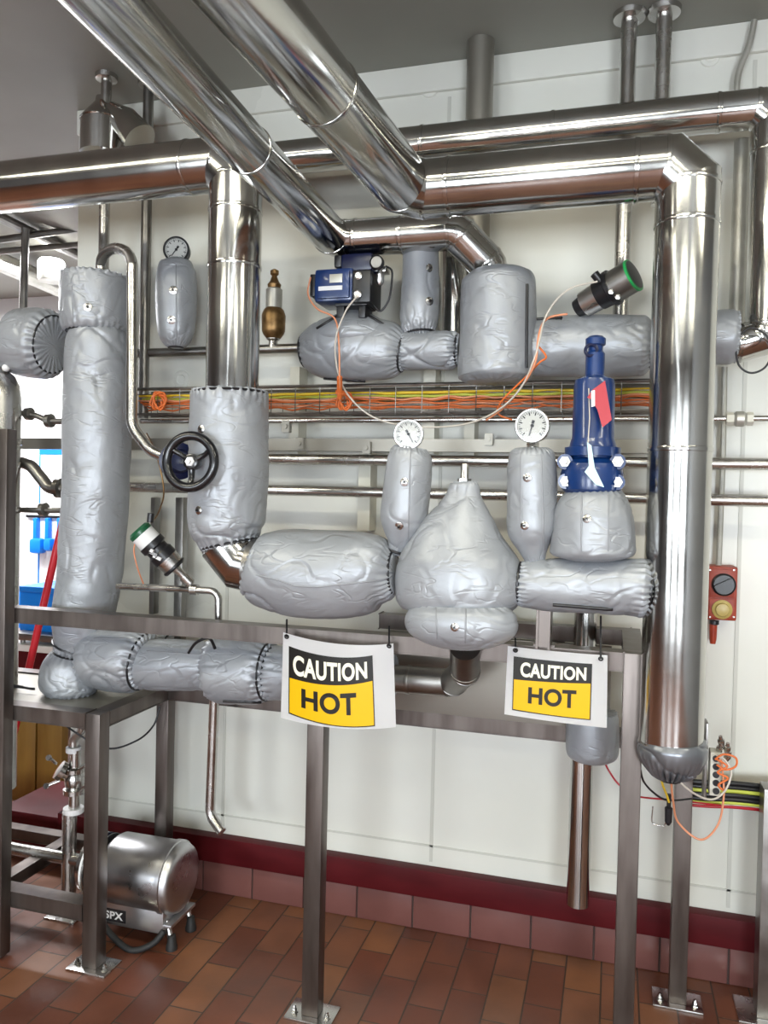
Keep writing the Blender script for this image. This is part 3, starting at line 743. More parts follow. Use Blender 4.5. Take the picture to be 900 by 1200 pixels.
bag('insulation_jacket', 'long horizontal jacket at the right of the upper row, behind the blue valve', [(618,407,26),(627,407,33),(660,407,35),(700,406,36),(742,405,36),(756,405,34),(765,405,22)], 2.55, seed=22, gather=(.7,1.2), straps=[[(626,375),(662,373)]], amp=.006)
bag('insulation_jacket', 'jacket stub showing just right of the fat upright pipe', [(790,396,30),(810,396,31.5),(848,395,31.5),(858,395,31),(864,395,27)], 2.55, seed=23, gather=(.2,.2), amp=.003)
bag('insulation_jacket', 'small upright jacket under the small gauge at the upper left', [(208,303,9),(208,308,18),(207,318,22.5),(207,345,24),(206,380,22.5),(206,396,19),(206,405,12),(206,408,6)], 2.62, seed=24, gather=(.5,.9), seams=[[(206,310),(207,404)]], rivets=[(203,340),(201,375)], amp=.004)
bag('insulation_jacket', 'small jacket around the exhaust pipe, below the right caution sign', [(694,834,27),(694,842,30),(694,870,30.5),(694,884,29),(694,890,22),(694,893,10)], 2.6, seed=25, gather=(.1,.1), amp=.002)
bag('foil_cuff', 'crumpled dark foil cuff closing the bottom of the fat upright pipe', [(789,866,37),(789,874,40),(788,886,38),(787,898,31),(786,908,20),(786,915,6)], YM, cat='cuff', group=None, seed=26, gather=(0,2.0), amp=.006, pl=26, gat=.06, m='cuff')
bag('insulation_jacket', 'little jacket tucked behind the lower row, half hidden by the rail', [(160,752,12),(166,748,15),(180,747,15),(192,750,14),(198,753,9)], 2.6, seed=31, gather=(.8,.8))
# black knob on the drum jacket
c = P(588, 317, 2.5); s = mpp(c); mb = MB(); mb.lathe(c-Vector((0, 0, .01)), (0, 0, 1), [(0, 2*s), (.01, 2*s), (.015, 4*s), (.02, 4*s)], 12)
tag(mb.build('knob', 'black', None, c), 'tiny black knob on top of the drum-shaped jacket', 'knob')

# ---- exposed fittings between jackets
t = thing('pipe_elbow', 'shiny mitred steel elbow between the upright and the big bulging jacket', 'pipe', P(268, 630, YM))
mb = MB(); mb.sharp = 13; mb.tube([P(267, 625, YM), P(268, 640, YM), P(284, 660, YM), P(303, 664, YM)], px(268, 640, YM, 31), 40); mb.build('elbow_shell', 'clad', t)
mb = MB(); mb.tube([P(296, 664, YM), P(303, 665, YM)], px(300, 664, YM, 34), 40); mb.build('end_band', 'darksteel', t)
clad_pipe('clad_pipe', 'dark steel elbow pipe between the two caution signs, under the flat round jacket', [P(455, 795, YC), P(530, 800, YC), P(545, 786, 2.3), P(545, 758, 2.2)], px(500, 800, YC, 16), bands=[(0, .35)], bend=.5, m='darksteel', gores=1, seg=32)
mb = MB(); mb.sharp = 40; c = P(544, 556, YM); mb.tube([P(544, 572, YM), P(545, 545, YM+.02)], px(544, 560, YM, 5), 12); mb.lathe(P(544, 566, YM), (0, 0, 1), [(0, .02), (.012, .02)], 6)
tag(mb.build('steel_spindle', 'steel', None, P(544, 572, YM)), 'short steel stem rising from the tip of the cone-shaped jacket', 'stem')
# saddle support under the right horizontal jacket
mb = MB(); x0, x1_ = P(631, 730, YF).x, P(647, 730, YF).x; z0, z1_ = ZR, P(638, 711, YM).z
mb.box((x0, YM-.01, z0), (x0+.006, YF+.02, z1_)); mb.box((x1_-.006, YM-.01, z0), (x1_, YF+.02, z1_)); mb.box((x0, YM-.012, z1_-.008), (x1_, YF+.02, z1_)); mb.box((x0-.01, YF-.026, z0), (x1_+.01, YF+.026, z0+.006))
mb.box((x0, YM-.004, z0+.006), (x1_, YM+.002, z1_)); mb.build('saddle_bracket', 'frame', fr)

# ================================================================== GAUGES
gauge('white-faced dial gauge in the centre, on the narrow jacket left of the cone-shaped one', 479, 509, 17.5, 2.17, (480, 531), pointer=300, yaw=.15)
gauge('largest white-faced dial gauge, left of the blue safety valve', 624, 499, 20, 2.17, (624, 531), pointer=255, yaw=-.05)
gauge('small dark-rimmed dial gauge on the small jacket at the upper left', 207, 293, 15, 2.6, (208, 307), pointer=235, yaw=.3, dark=True)

# ================================================================== U-BEND PIPE, HANDWHEEL VALVE
rp = px(155, 400, 2.42, 6.3)
pipe('bent_pipe', 'steel pipe looping like a walking-stick handle beside the left column, running down to the handwheel', [P(119, 330, 2.44)]+[P(136.5-18.5*math.cos(a*PI/10), 311-20*math.sin(a*PI/10), 2.44-.008*a) for a in range(11)]+[P(154, 500, 2.33), P(176, 528, 2.33), P(203, 540, 2.33)], rp, bend=[.005]*12+[.09]*5)
hw = thing('handwheel_valve', 'black handwheel valve left of the upright middle jacket', 'valve', P(223, 541, 2.04))
hc = P(223, 541, 2.03); n = Vector((.05, -1, .05)).normalized(); s = mpp(hc); u, v = frame_of(n)
whl = MB(); whl.torus(hc, n, 30.5*s, 5.6*s, 56, 14); w0 = whl.build('wheel_rim', 'blackm', hw)
for k in range(3):
    a = math.radians(150+120*k); d = u*math.cos(a)+v*math.sin(a); w = n.cross(d)
    mb = MB(); mb.sharp = 60; mb.tube([hc+d*8*s-n*.012, hc+d*18*s-n*.014, hc+d*29*s], [4*s, 3.2*s, 3.6*s], 10); mb.build('spoke', 'blackm', hw)
mb = MB(); mb.lathe(hc+n*-.03, n, [(0, 9*s), (.02, 10*s), (.03, 9*s), (.032, 7*s)], 24); mb.build('hub', 'blackm', hw)
mb = MB(); mb.lathe(hc, n, [(0, 6*s), (.006, 6*s), (.008, 5*s)], 6); mb.lathe(hc+n*.006, n, [(0, 3*s), (.01, 2.6*s)], 14); mb.build('hub_nut', 'white', hw)
vb = P(204, 540, 2.33)
mb = MB(); mb.cyl(hc-n*.02, vb.lerp(hc, .25), 4*s, 14); mb.build('spindle', 'steel', hw)
mb = MB(); mb.lathe(vb, hc-vb, [(0, .035), (.03, .05), (.07, .05), (.09, .045), (.1, .06), (.115, .06), (.12, .04), (.17, .03)], 28); mb.build('bonnet', 'darkblue', hw)

# ================================================================== PNEUMATIC VALVE HEADS
def valve_head(label, a, b, Y0, Y1, prof, stem, caps):
    A = P(a[0], a[1], Y0); B = P(b[0], b[1], Y1); L = (B-A).length; d = (B-A).normalized(); s = mpp(A)
    t = thing('pneumatic_valve', label, 'valve', A)
    for nm, m, pr in prof:
        mb = MB(); mb.lathe(A, d, [(L*h, r*s) for h, r in pr], 32); mb.build(nm, m, t)
    return t, A, B, d, s
t, A, B, d, s = valve_head('black valve head with green ring, leaning right above the upper row jackets', (676, 362), (743, 322), 2.5, 2.42,
    [('foot', 'black', [(0, 6), (.0, 10), (.15, 12), (.15, 6)]), ('lower_body', 'steel', [(.13, 13), (.14, 15), (.4, 16), (.41, 13)]),
     ('middle_body', 'black', [(.4, 14), (.4, 17), (.58, 18), (.6, 21), (.66, 21), (.66, 14)]), ('hood', 'darksteel', [(.65, 16), (.66, 18.5), (.97, 18.5), (.98, 16)]),
     ('status_ring', 'green', [(.965, 17), (.97, 19.2), (1.0, 19.2), (1.01, 15)]), ('top_cap', 'black', [(1.0, 14), (1.01, 17), (1.02, 10)])], None, None)
mb = MB(); q = A+d*(B-A).length*.55; mb.lathe(q+Vector((-.02, -.03, .02)), (-.5, -.2, .6), [(0, 5*s), (.03, 5*s), (.032, 3*s)], 14); mb.build('cable_gland', 'black', t)
for k in range(2):
    mb = MB(); q = P(716+k*7, 342-k*-4, 2.36); mb.lathe(P(716+k*8, 343+k*6, 2.41), (0, -1, 0), [(0, 3*s), (.012, 3*s), (.013, 2*s)], 10); mb.build('button', 'steel', t)
t, A, B, d, s = valve_head('small black and white valve head leaning left, between the left column and the middle jacket', (206, 666), (161, 620), 2.32, 2.26,
    [('lower_body', 'steel', [(0, 10), (.02, 13), (.25, 14.5), (.27, 12)]), ('lower_ring', 'black', [(.0, 13.5), (.03, 15), (.06, 15), (.08, 12)]),
     ('middle_body', 'black', [(.25, 13), (.25, 15), (.4, 15), (.44, 13), (.52, 13), (.55, 15.5), (.66, 15.5), (.68, 12)]),
     ('hood', 'white', [(.64, 12), (.65, 14), (.88, 14), (.89, 12)]), ('top_cap', 'dgreen', [(.87, 12), (.88, 14.3), (.95, 14.3), (1.0, 11)])], None, None)
mb = MB(); mb.lathe(A, -d, [(-.01, 7*s), (.01, 5*s), (.035, 4.5*s), (.036, 6.5*s), (.07, 6*s), (.075, 4*s)], 20); mb.build('yoke', 'steel', t)
for k in range(3):
    mb = MB(); q = A+d*(.3+.1*k)*(B-A).length; mb.obox(q+Vector((0, -14.5*s, 0)), (5*s, 0, -2*s), (0, .004, 0), (1*s, 0, 1.6*s)); mb.build('air_port', 'white' if k != 1 else 'steel', t)
mb = MB(); mb.sharp = 60; mb.lathe(P(176, 612, 2.28), (.1, 0, 1), [(0, 4*s), (.03, 4*s), (.03, 2*s)], 10); mb.build('cable_gland', 'black', t)
# tube below it
pipe('thin_pipe', 'thin steel tube running under the small valve head and turning down', [P(138, 687, 2.36), P(228, 691, 2.34), P(256, 693, 2.34), P(256, 740, 2.34)], px(200, 690, 2.35, 4.2), bend=.03)
mb = MB(); a = P(228, 691, 2.34); mb.lathe(a-Vector((.012, 0, 0)), (1, 0, 0), [(0, .018), (.024, .018)], 20); tag(mb.build('clamp', 'steel', None, a), 'small steel clamp where the small valve head meets the thin tube', 'clamp')
# drain pipe
pipe('drain_pipe', 'thin steel drain pipe hanging down with its mouth bent to the right above the kerb', [P(252, 800, 2.56), P(246, 955, 2.56), P(260, 975, 2.54)], px(248, 900, 2.56, 5.8), bend=.05)

# ================================================================== BLUE SAFETY VALVE
c = P(693, 578, YM); s = mpp(c); bx = c.x
sv = thing('safety_valve', 'tall dark-blue safety valve with red tag standing on the squat jacket', 'valve', c)
H = lambda y: (578-y)*s
up = Vector((0, 0, 1))
mb = MB(); mb.lathe(c, up, [(0, 30*s), (H(574), 34*s), (H(556), 36*s), (H(544), 33*s), (H(537), 25*s), (H(533), 25*s)], 40); mb.build('body', 'blue', sv)
mb = MB(); mb.lathe(c, up, [(H(535), 24*s), (H(535), 32*s), (H(525), 32*s), (H(524), 27*s), (H(516), 25*s), (H(514), 24*s), (H(452), 23.5*s), (H(446), 22*s), (H(442), 13*s), (H(441), 11*s)], 40); mb.build('bonnet', 'blue', sv)
mb = MB(); mb.lathe(c, up, [(H(443), 11*s), (H(415), 11*s), (H(412), 8.5*s), (H(404), 8.5*s)], 28); mb.build('neck', 'blue', sv)
mb = MB(); mb.lathe(c, up, [(H(406), 10*s), (H(405), 11.5*s), (H(398), 11.5*s), (H(395), 8*s), (H(394), 4*s)], 28); mb.build('cap', 'blue', sv)
mb = MB(); q = P(693, 412, YM); mb.torus(q+Vector((0, -9*s, 0)), (0, 1, 0), 6.5*s, 2*s, 20, 8); mb.build('lift_ring', 'darkblue', sv)
for (x, y) in ((662, 541), (663, 564), (724, 541), (723, 565)):
    mb = MB(); q = P(x, y, YM-.045); mb.lathe(q, (0, -1, 0), [(0, 6.5*s), (.008, 6.5*s)], 6); mb.lathe(q-Vector((0, .008, 0)), (0, -1, 0), [(0, 3.5*s), (.012, 3.2*s)], 12); mb.build('flange_nut', 'galv', sv)
    mb = MB(); mb.cyl(q, q+Vector((0, .06, 0)), 9*s, 16); mb.build('flange_lug', 'blue', sv)
mb = MB(); pl = [(688,466),(694,457),(709,446),(713,470),(717,492),(706,501),(700,480),(693,468)]
f = [mb.bm.verts.new(P(x, y, YM-.078)) for x, y in pl]; f2 = [mb.bm.verts.new(P(x, y, YM-.074)) for x, y in pl]
mb.bm.faces.new(f); mb.bm.faces.new(f2[::-1]); 
for i in range(len(f)): mb.bm.faces.new((f[i], f2[i], f2[(i+1) % len(f)], f[(i+1) % len(f)]))
mb.build('red_tag', 'red', sv)
mb = MB(); pl = [(688,518),(693,522),(697,548),(708,571),(698,568),(685,553),(690,546)]
f = [mb.bm.verts.new(P(x, y, YM-.092)) for x, y in pl]; f2 = [mb.bm.verts.new(P(x, y, YM-.089)) for x, y in pl]
mb.bm.faces.new(f); mb.bm.faces.new(f2[::-1])
for i in range(len(f)): mb.bm.faces.new((f[i], f2[i], f2[(i+1) % len(f)], f[(i+1) % len(f)]))
mb.build('pale_tag', 'cyan', sv)
mb = MB(); mb.sharp = 60; mb.tube([P(690, 455, YM-.07), P(691, 490, YM-.068), P(689, 520, YM-.09)], .0015, 6); mb.build('tag_wire', 'wcable', sv)
mb = MB(); mb.obox(P(695, 467, YM-.08), (2*s, 0, .5*s), (0, .001, 0), (-.3*s, 0, 9*s)); mb.build('label_strip', 'white', sv)

# ================================================================== BLUE ACTUATOR
Ya = 2.5; ac = thing('valve_actuator', 'dark-blue valve actuator with switch box, hanging over the bulging upper jacket', 'actuator', P(412, 362, Ya)); s = mpp(P(400, 335, Ya))
def pb(nm, m, x0, y0, x1, y1, Y0, Y1, bev=.004, par=None):
    mb = MB(); mb.bpx(x0, y0, x1, y1, Y0, Y1, bev); return mb.build(nm, m, par or ac)
bb = pb('switch_box', 'blue', 368, 314, 413, 353, Ya-.08, Ya+.05, .012)
pb('lid', 'blue', 372, 318, 409, 349, Ya-.09, Ya-.078, .004, bb)
pb('rating_plate', 'galv', 386, 321, 401, 331, Ya-.0935, Ya-.089, .0005, bb); pb('label_strip', 'white', 373, 335, 401, 340, Ya-.0935, Ya-.089, .0005, bb)
pb('end_cap', 'black', 363, 321, 369, 347, Ya-.06, Ya+.03, .004)
pb('actuator_cylinder', 'darkblue', 399, 296, 436, 317, Ya-.07, Ya+.06, .012); pb('cylinder_cap', 'black', 391, 298, 400, 313, Ya-.05, Ya+.04, .008)
pb('positioner', 'black', 412, 316, 434, 354, Ya-.075, Ya+.05, .006); pb('mount_bracket', 'black', 392, 352, 430, 358, Ya-.05, Ya+.05)
pb('mount_leg', 'black', 394, 356, 403, 372, Ya-.04, Ya+.04); pb('mount_leg', 'black', 420, 356, 428, 372, Ya-.04, Ya+.04)
for (x, y) in ((420, 323), (419, 345)):
    mb = MB(); mb.lathe(P(x, y, Ya-.074), (0, -1, 0), [(0, 5*s), (.006, 5*s), (.008, 3.5*s), (.005, 3.4*s), (.005, .001)], 20); mb.build('indicator', 'steel', ac)
rg = thing('air_regulator', 'small air regulator with dark dial to the right of the blue actuator', 'regulator', P(445, 330, Ya))
q = P(443, 309, Ya-.05)
mb = MB(); mb.lathe(q, (0, -1, 0), [(0, 6*s), (.004, 8*s), (.02, 8*s), (.022, 7*s), (.018, 6.6*s), (.018, .001)], 24); mb.build('dial_case', 'black', rg)
mb = MB(); mb.lathe(q-Vector((0, .0185, 0)), (0, -1, 0), [(0, 6.3*s), (.001, 6.3*s)], 24); mb.build('dial_face', 'darksteel', rg)
mb = MB(); mb.lathe(P(445, 334, Ya-.03), (0, 0, 1), [(0, 3*s), (4*s, 5*s), (12*s, 5*s), (14*s, 3*s), (22*s, 3*s)], 16); mb.build('fitting', 'steel', rg)
mb = MB(); mb.bpx(434, 312, 452, 318, Ya-.03, Ya+.02, .003); mb.bpx(433, 322, 437, 350, Ya-.03, Ya-.01, .002); mb.build('bracket', 'steel', rg)
mb = MB(); mb.sharp = 60; mb.tube(smooth_path(ppath([(452,312),(459,317),(459,330),(456,350),(447,364),(440,360),(436,350)], Ya-.02)), .0035, 8); tag(mb.build('air_hose', 'black', None, P(452, 312, Ya)), 'black air hose looping below the small regulator', 'hose')

# ================================================================== BRONZE RELIEF VALVE
c = P(320, 408, 2.71); s = mpp(c); h = lambda y: (408-y)*s
rv = thing('relief_valve', 'small bronze relief valve standing on the dark wall pipe', 'valve', c)
mb = MB(); mb.lathe(c, up, [(0, 6*s), (h(400), 5*s), (h(398), 8*s), (h(395), 8*s)], 20); mb.build('nipple', 'steel', rv)
mb = MB(); mb.lathe(c, up, [(h(397), 8*s), (h(392), 12*s), (h(388), 13.5*s), (h(370), 14*s), (h(364), 12*s), (h(361), 9*s)], 28); mb.build('body', 'brass', rv)
mb = MB(); mb.lathe(c, up, [(h(363), 8.5*s), (h(362), 9.5*s), (h(340), 9.5*s), (h(338), 7*s)], 24); mb.build('label_collar', 'galv', rv)
mb = MB(); mb.lathe(c, up, [(h(339), 7*s), (h(334), 8*s), (h(330), 5*s), (h(324), 3*s), (h(322), 5*s), (h(318), 5*s), (h(316), 2*s)], 20); mb.build('spindle_cap', 'brass', rv)

# ================================================================== ISOLATOR BOX, CONDUITS
YX = 2.78; c = P(846, 727, YX); s = mpp(c)
ib = thing('isolator_box', 'orange-red electrical isolator box with black dial on the wall at the right', 'switch box', c)
mb = MB(); mb.bpx(828, 664, 864, 727, YX-.03, YW, .006); b1 = mb.build('housing', 'redbox', ib)
mb = MB(); mb.bpx(831, 667, 861, 700, YX-.036, YX-.03, .002); mb.bpx(831, 702, 861, 725, YX-.036, YX-.03, .002); mb.build('cover', 'redbox', ib)
mb = MB(); mb.lathe(P(848, 685, YX-.036), (0, -1, 0), [(0, 13*s), (.01, 13*s), (.014, 11*s)], 32); kb = mb.build('rotary_switch', 'black', ib)
mb = MB(); q = P(848, 685, YX-.055); mb.obox(q, Vector((9*s, 0, 5*s)), (0, .009, 0), Vector((-1.6*s, 0, 2.6*s)), .002); mb.build('switch_handle', 'black', kb)
mb = MB(); mb.lathe(P(846, 714, YX-.036), (0, -1, 0), [(0, 11*s), (.008, 11*s), (.012, 8*s), (.02, 7*s), (.022, 3*s)], 28); mb.build('amber_cap', 'knob', ib)
mb = MB(); mb.lathe(P(837, 727, YX), (0, 0, -1), [(0, 5.5*s), (.012, 5.5*s), (.014, 4.5*s)], 14); mb.build('cable_gland', 'black', ib)
mb = MB(); mb.lathe(P(836, 731, YX), (0, 0, -1), [(0, 4.5*s), (.05, 4*s), (.065, 3*s)], 16); mb.build('plug', 'redbox', ib)
for (x, y) in ((832, 668), (860, 668), (832, 723), (860, 723)):
    mb = MB(); mb.lathe(P(x, y, YX-.036), (0, -1, 0), [(0, 1.2*s), (.002, 1.1*s)], 10); mb.build('screw', 'darksteel', ib)
mb = MB(); mb.tube([P(849, 430, 2.81), P(847, 540, 2.81), P(842, 664, 2.81)], px(845, 500, 2.81, 3.4), 12); tag(mb.build('conduit', 'galv', None, P(842, 664, 2.81)), 'thin grey conduit running down the wall into the isolator box', 'conduit')
mb = MB(); mb.sharp = 60; mb.tube(smooth_path(ppath([(884, 24), (878, 52), (866, 84), (863, 110), (862, 140)], 2.8)), px(866, 84, 2.8, 3.6), 12); tag(mb.build('conduit', 'galv', None, P(862, 140, 2.8)), 'grey bent conduit rising to the ceiling at the upper right corner', 'conduit')
for k, q in enumerate([[(868,392),(880,384),(897,392),(905,410),(897,430),(880,437),(866,428),(862,408)]]):
    mb = MB(); mb.sharp = 60; mb.tube(smooth_path(ppath(q, 2.5)), .003, 8); tag(mb.build('cable', 'black', None, P(868, 392, 2.5)), 'black cable wrapped around the steel elbow at the right edge', 'cable')
# small valve on the rod at the right
c = P(866, 491, YS-.08); s = mpp(c); sv2 = thing('check_valve', 'small pale metal check valve on the thin rod at the right', 'valve', c)
X = Vector((1, 0, 0))
mb = MB(); mb.lathe(c-X*14*s, X, [(0, 6*s), (.0, 8*s), (8*s, 8*s), (8*s, 5*s)], 6); mb.build('union_nut', 'white_metal', sv2)
mb = MB(); mb.lathe(c+X*8*s, X, [(0, 6*s), (0, 8*s), (7*s, 8*s), (7*s, 5*s)], 6); mb.build('union_nut', 'white_metal', sv2)
mb = MB(); mb.lathe(c-X*7*s, X, [(0, 6*s), (4*s, 9*s), (12*s, 9*s), (16*s, 6*s)], 24); mb.build('valve_body', 'galv', sv2)

# ================================================================== LOOSE CABLES
cables('cable', ['orange cable hanging from the left end of the blue actuator down to the tray'], [ppath([(364,325,2.42),(361,345,2.42),(372,362,2.42),(392,373,2.43),(397,400,2.41),(398,440,2.41),(399,470,2.5)])], .003, ['ccable'], None)
cables('cable', ['off-white cable sagging from the blue actuator and rising to the leaning black valve head'],
       [ppath([(419,347,2.41),(405,365,2.4),(393,400,2.41),(397,440,2.45),(412,468,2.5),(440,490,2.5),(485,500,2.5),(540,498,2.5),(580,483,2.45),(610,455,2.4),(628,415,2.36),(640,370,2.4),(665,340,2.4),(700,330,2.41)])], .003, ['wcable'], None)
cables('cable', ['salmon-coloured cable rising from the tray across the long upper jacket'], [ppath([(570,492,2.5),(590,478,2.45),(612,452,2.4),(627,425,2.36),(632,390,2.38),(642,373,2.42),(665,368,2.42)])], .0035, ['ccable'], None)
cables('cable', ['short orange cable loop hanging beside the drum-shaped jacket'], [ppath([(630,405,2.38),(640,418,2.37),(632,425,2.36),(618,440,2.4),(588,470,2.45),(584,485,2.5),(600,492,2.5)])], .003, ['orange'], None)
mb = MB(); mb.tube([P(398, 442, 2.42), P(398, 466, 2.48)], .009, 10); mb.lathe(P(398, 462, 2.47), (0, 0, 1), [(0, .014), (.012, .014)], 10); tag(mb.build('cable_gland', 'orange', None, P(398, 466, 2.47)), 'thick orange cable sleeve above the knot below the blue actuator', 'gland')
cables('cable', ['thin orange cable hanging in a curve from the small valve head at the left'], [ppath([(160,632,2.27),(157,645,2.27),(161,665,2.29),(168,684,2.33)])], .0025, ['ccable'], None)
cables('cable', ['brown cable hanging down behind the handwheel to the small valve head'], [ppath([(172,508,2.6),(184,535,2.5),(192,575,2.5),(186,600,2.4),(178,612,2.3)])], .003, ['brass'], None)
cables('cable', ['black cable sagging under the left table between its legs'], [ppath([(62,836,2.4),(85,856,2.45),(125,877,2.5),(160,868,2.55),(180,850,2.6),(187,828,2.62)])], .0035, ['black'], None)
cables('cable', ['black cable arching over the narrower lower-row jacket'], [ppath([(221,765,2.33),(230,753,2.31),(245,748,2.31),(252,760,2.33)])], .005, ['black'], None)
# lower right bundle
ys = [(918, 'black', .008), (923, 'black', .007), (927, 'lime', .007), (932, 'black', .009), (937, 'black', .008), (941, 'lime', .006), (946, 'red', .005)]
labs = ['black cable, topmost of the bundle at the lower right wall', 'second black cable from the top in the lower right bundle', 'yellow-green cable in the upper half of the lower right bundle', 'thick black cable in the middle of the lower right bundle', 'black cable just under the middle of the lower right bundle', 'yellow-green cable near the bottom of the lower right bundle', 'red cable, lowest of the lower right bundle']
for (y, m, r), lb in zip(ys, labs):
    q = ppath([(805,y-3,2.72),(830,y-1,2.72),(860,y,2.73),(900,y+4,2.75)]); mb = MB(); mb.sharp = 60; mb.tube(smooth_path(q), r, 10); tag(mb.build('cable', m, None, q[0].copy()), lb, 'cable', 'cable bundle at the lower right')
tm = thing('terminal_block', 'pale terminal block with black holes beside the foil cuff', 'terminal block', P(838, 932, 2.5)); s = mpp(P(838, 900, 2.5))
mb = MB(); mb.bpx(832, 882, 845, 933, 2.48, 2.53, .003); tb = mb.build('block', 'white_metal', tm)
for k in range(5):
    mb = MB(); mb.lathe(P(839, 889+k*9.5, 2.481), (0, -1, 0), [(0, 4*s), (.004, 3.6*s)], 16); mb.build('port', 'black', tm)
mb = MB(); mb.bpx(826, 848, 829, 938, 2.5, 2.56, .001); mb.build('back_plate', 'darksteel', tm)
for k, (x, y) in enumerate([(846,868),(852,876),(842,876),(850,885)]):
    mb = MB(); mb.lathe(P(x, y+6, 2.5), (.2*(k-1), -.3, 1), [(0, 3*s), (5*s, 4*s), (8*s, 4*s), (9*s, 2.4*s), (13*s, 2*s)], 10); mb.build('fitting', 'steel', tm)
cables('cable', ['large orange cable loop hanging below the foil cuff', 'off-white cable loop in front of the terminal block', 'small orange cable curl at the top of the terminal block', 'orange cable zigzagging in front of the terminal block ports', 'red cable coming from the small exhaust jacket behind the right leg', 'short yellow cable hanging from the foil cuff', 'black cable swinging under the left of the foil cuff'],
   [ppath([(786,912,2.3),(789,940,2.35),(795,964,2.4),(821,984,2.4),(841,967,2.45),(848,935,2.45),(847,905,2.46),(845,890,2.46)]),
    ppath([(792,912,2.3),(812,929,2.35),(834,937,2.4),(850,926,2.44),(857,905,2.45),(849,890,2.46),(840,885,2.46)]),
    ppath([(838,890,2.45),(848,884,2.45),(862,888,2.45),(862,898,2.45),(850,902,2.45),(840,896,2.45)]),
    ppath([(840,890,2.46),(852,898,2.45),(841,905,2.45),(853,912,2.45),(842,920,2.45),(850,928,2.45)]),
    ppath([(708,892,2.62),(714,904,2.62),(726,920,2.6),(746,933,2.62),(795,938,2.66),(845,944,2.7)]),
    ppath([(775,912,2.24),(777,921,2.26),(781,931,2.3),(784,940,2.32)]),
    ppath([(750,900,2.3),(755,917,2.34),(770,932,2.38),(785,938,2.42),(810,936,2.5)])],
   .003, ['ccable', 'wcable', 'orange', 'orange', 'red', 'yellow', 'black'], None)
mb = MB(); mb.lathe(P(783, 967, 2.4), (0, 0, 1), [(0, .004), (.01, .01), (.05, .011), (.055, .006), (.09, .006)], 12); tag(mb.build('connector', 'black', None, P(783, 967, 2.4)), 'black cable connector dangling below the foil cuff', 'connector')
mb = MB(); mb.sharp = 60; mb.tube(smooth_path(ppath([(765,945,2.42),(764,962,2.42),(768,966,2.42),(779,967,2.42),(780,950,2.42)])), .0018, 6); tag(mb.build('wire_hook', 'steel', None, P(765, 967, 2.42)), 'thin steel wire hook left of the dangling connector', 'hook')

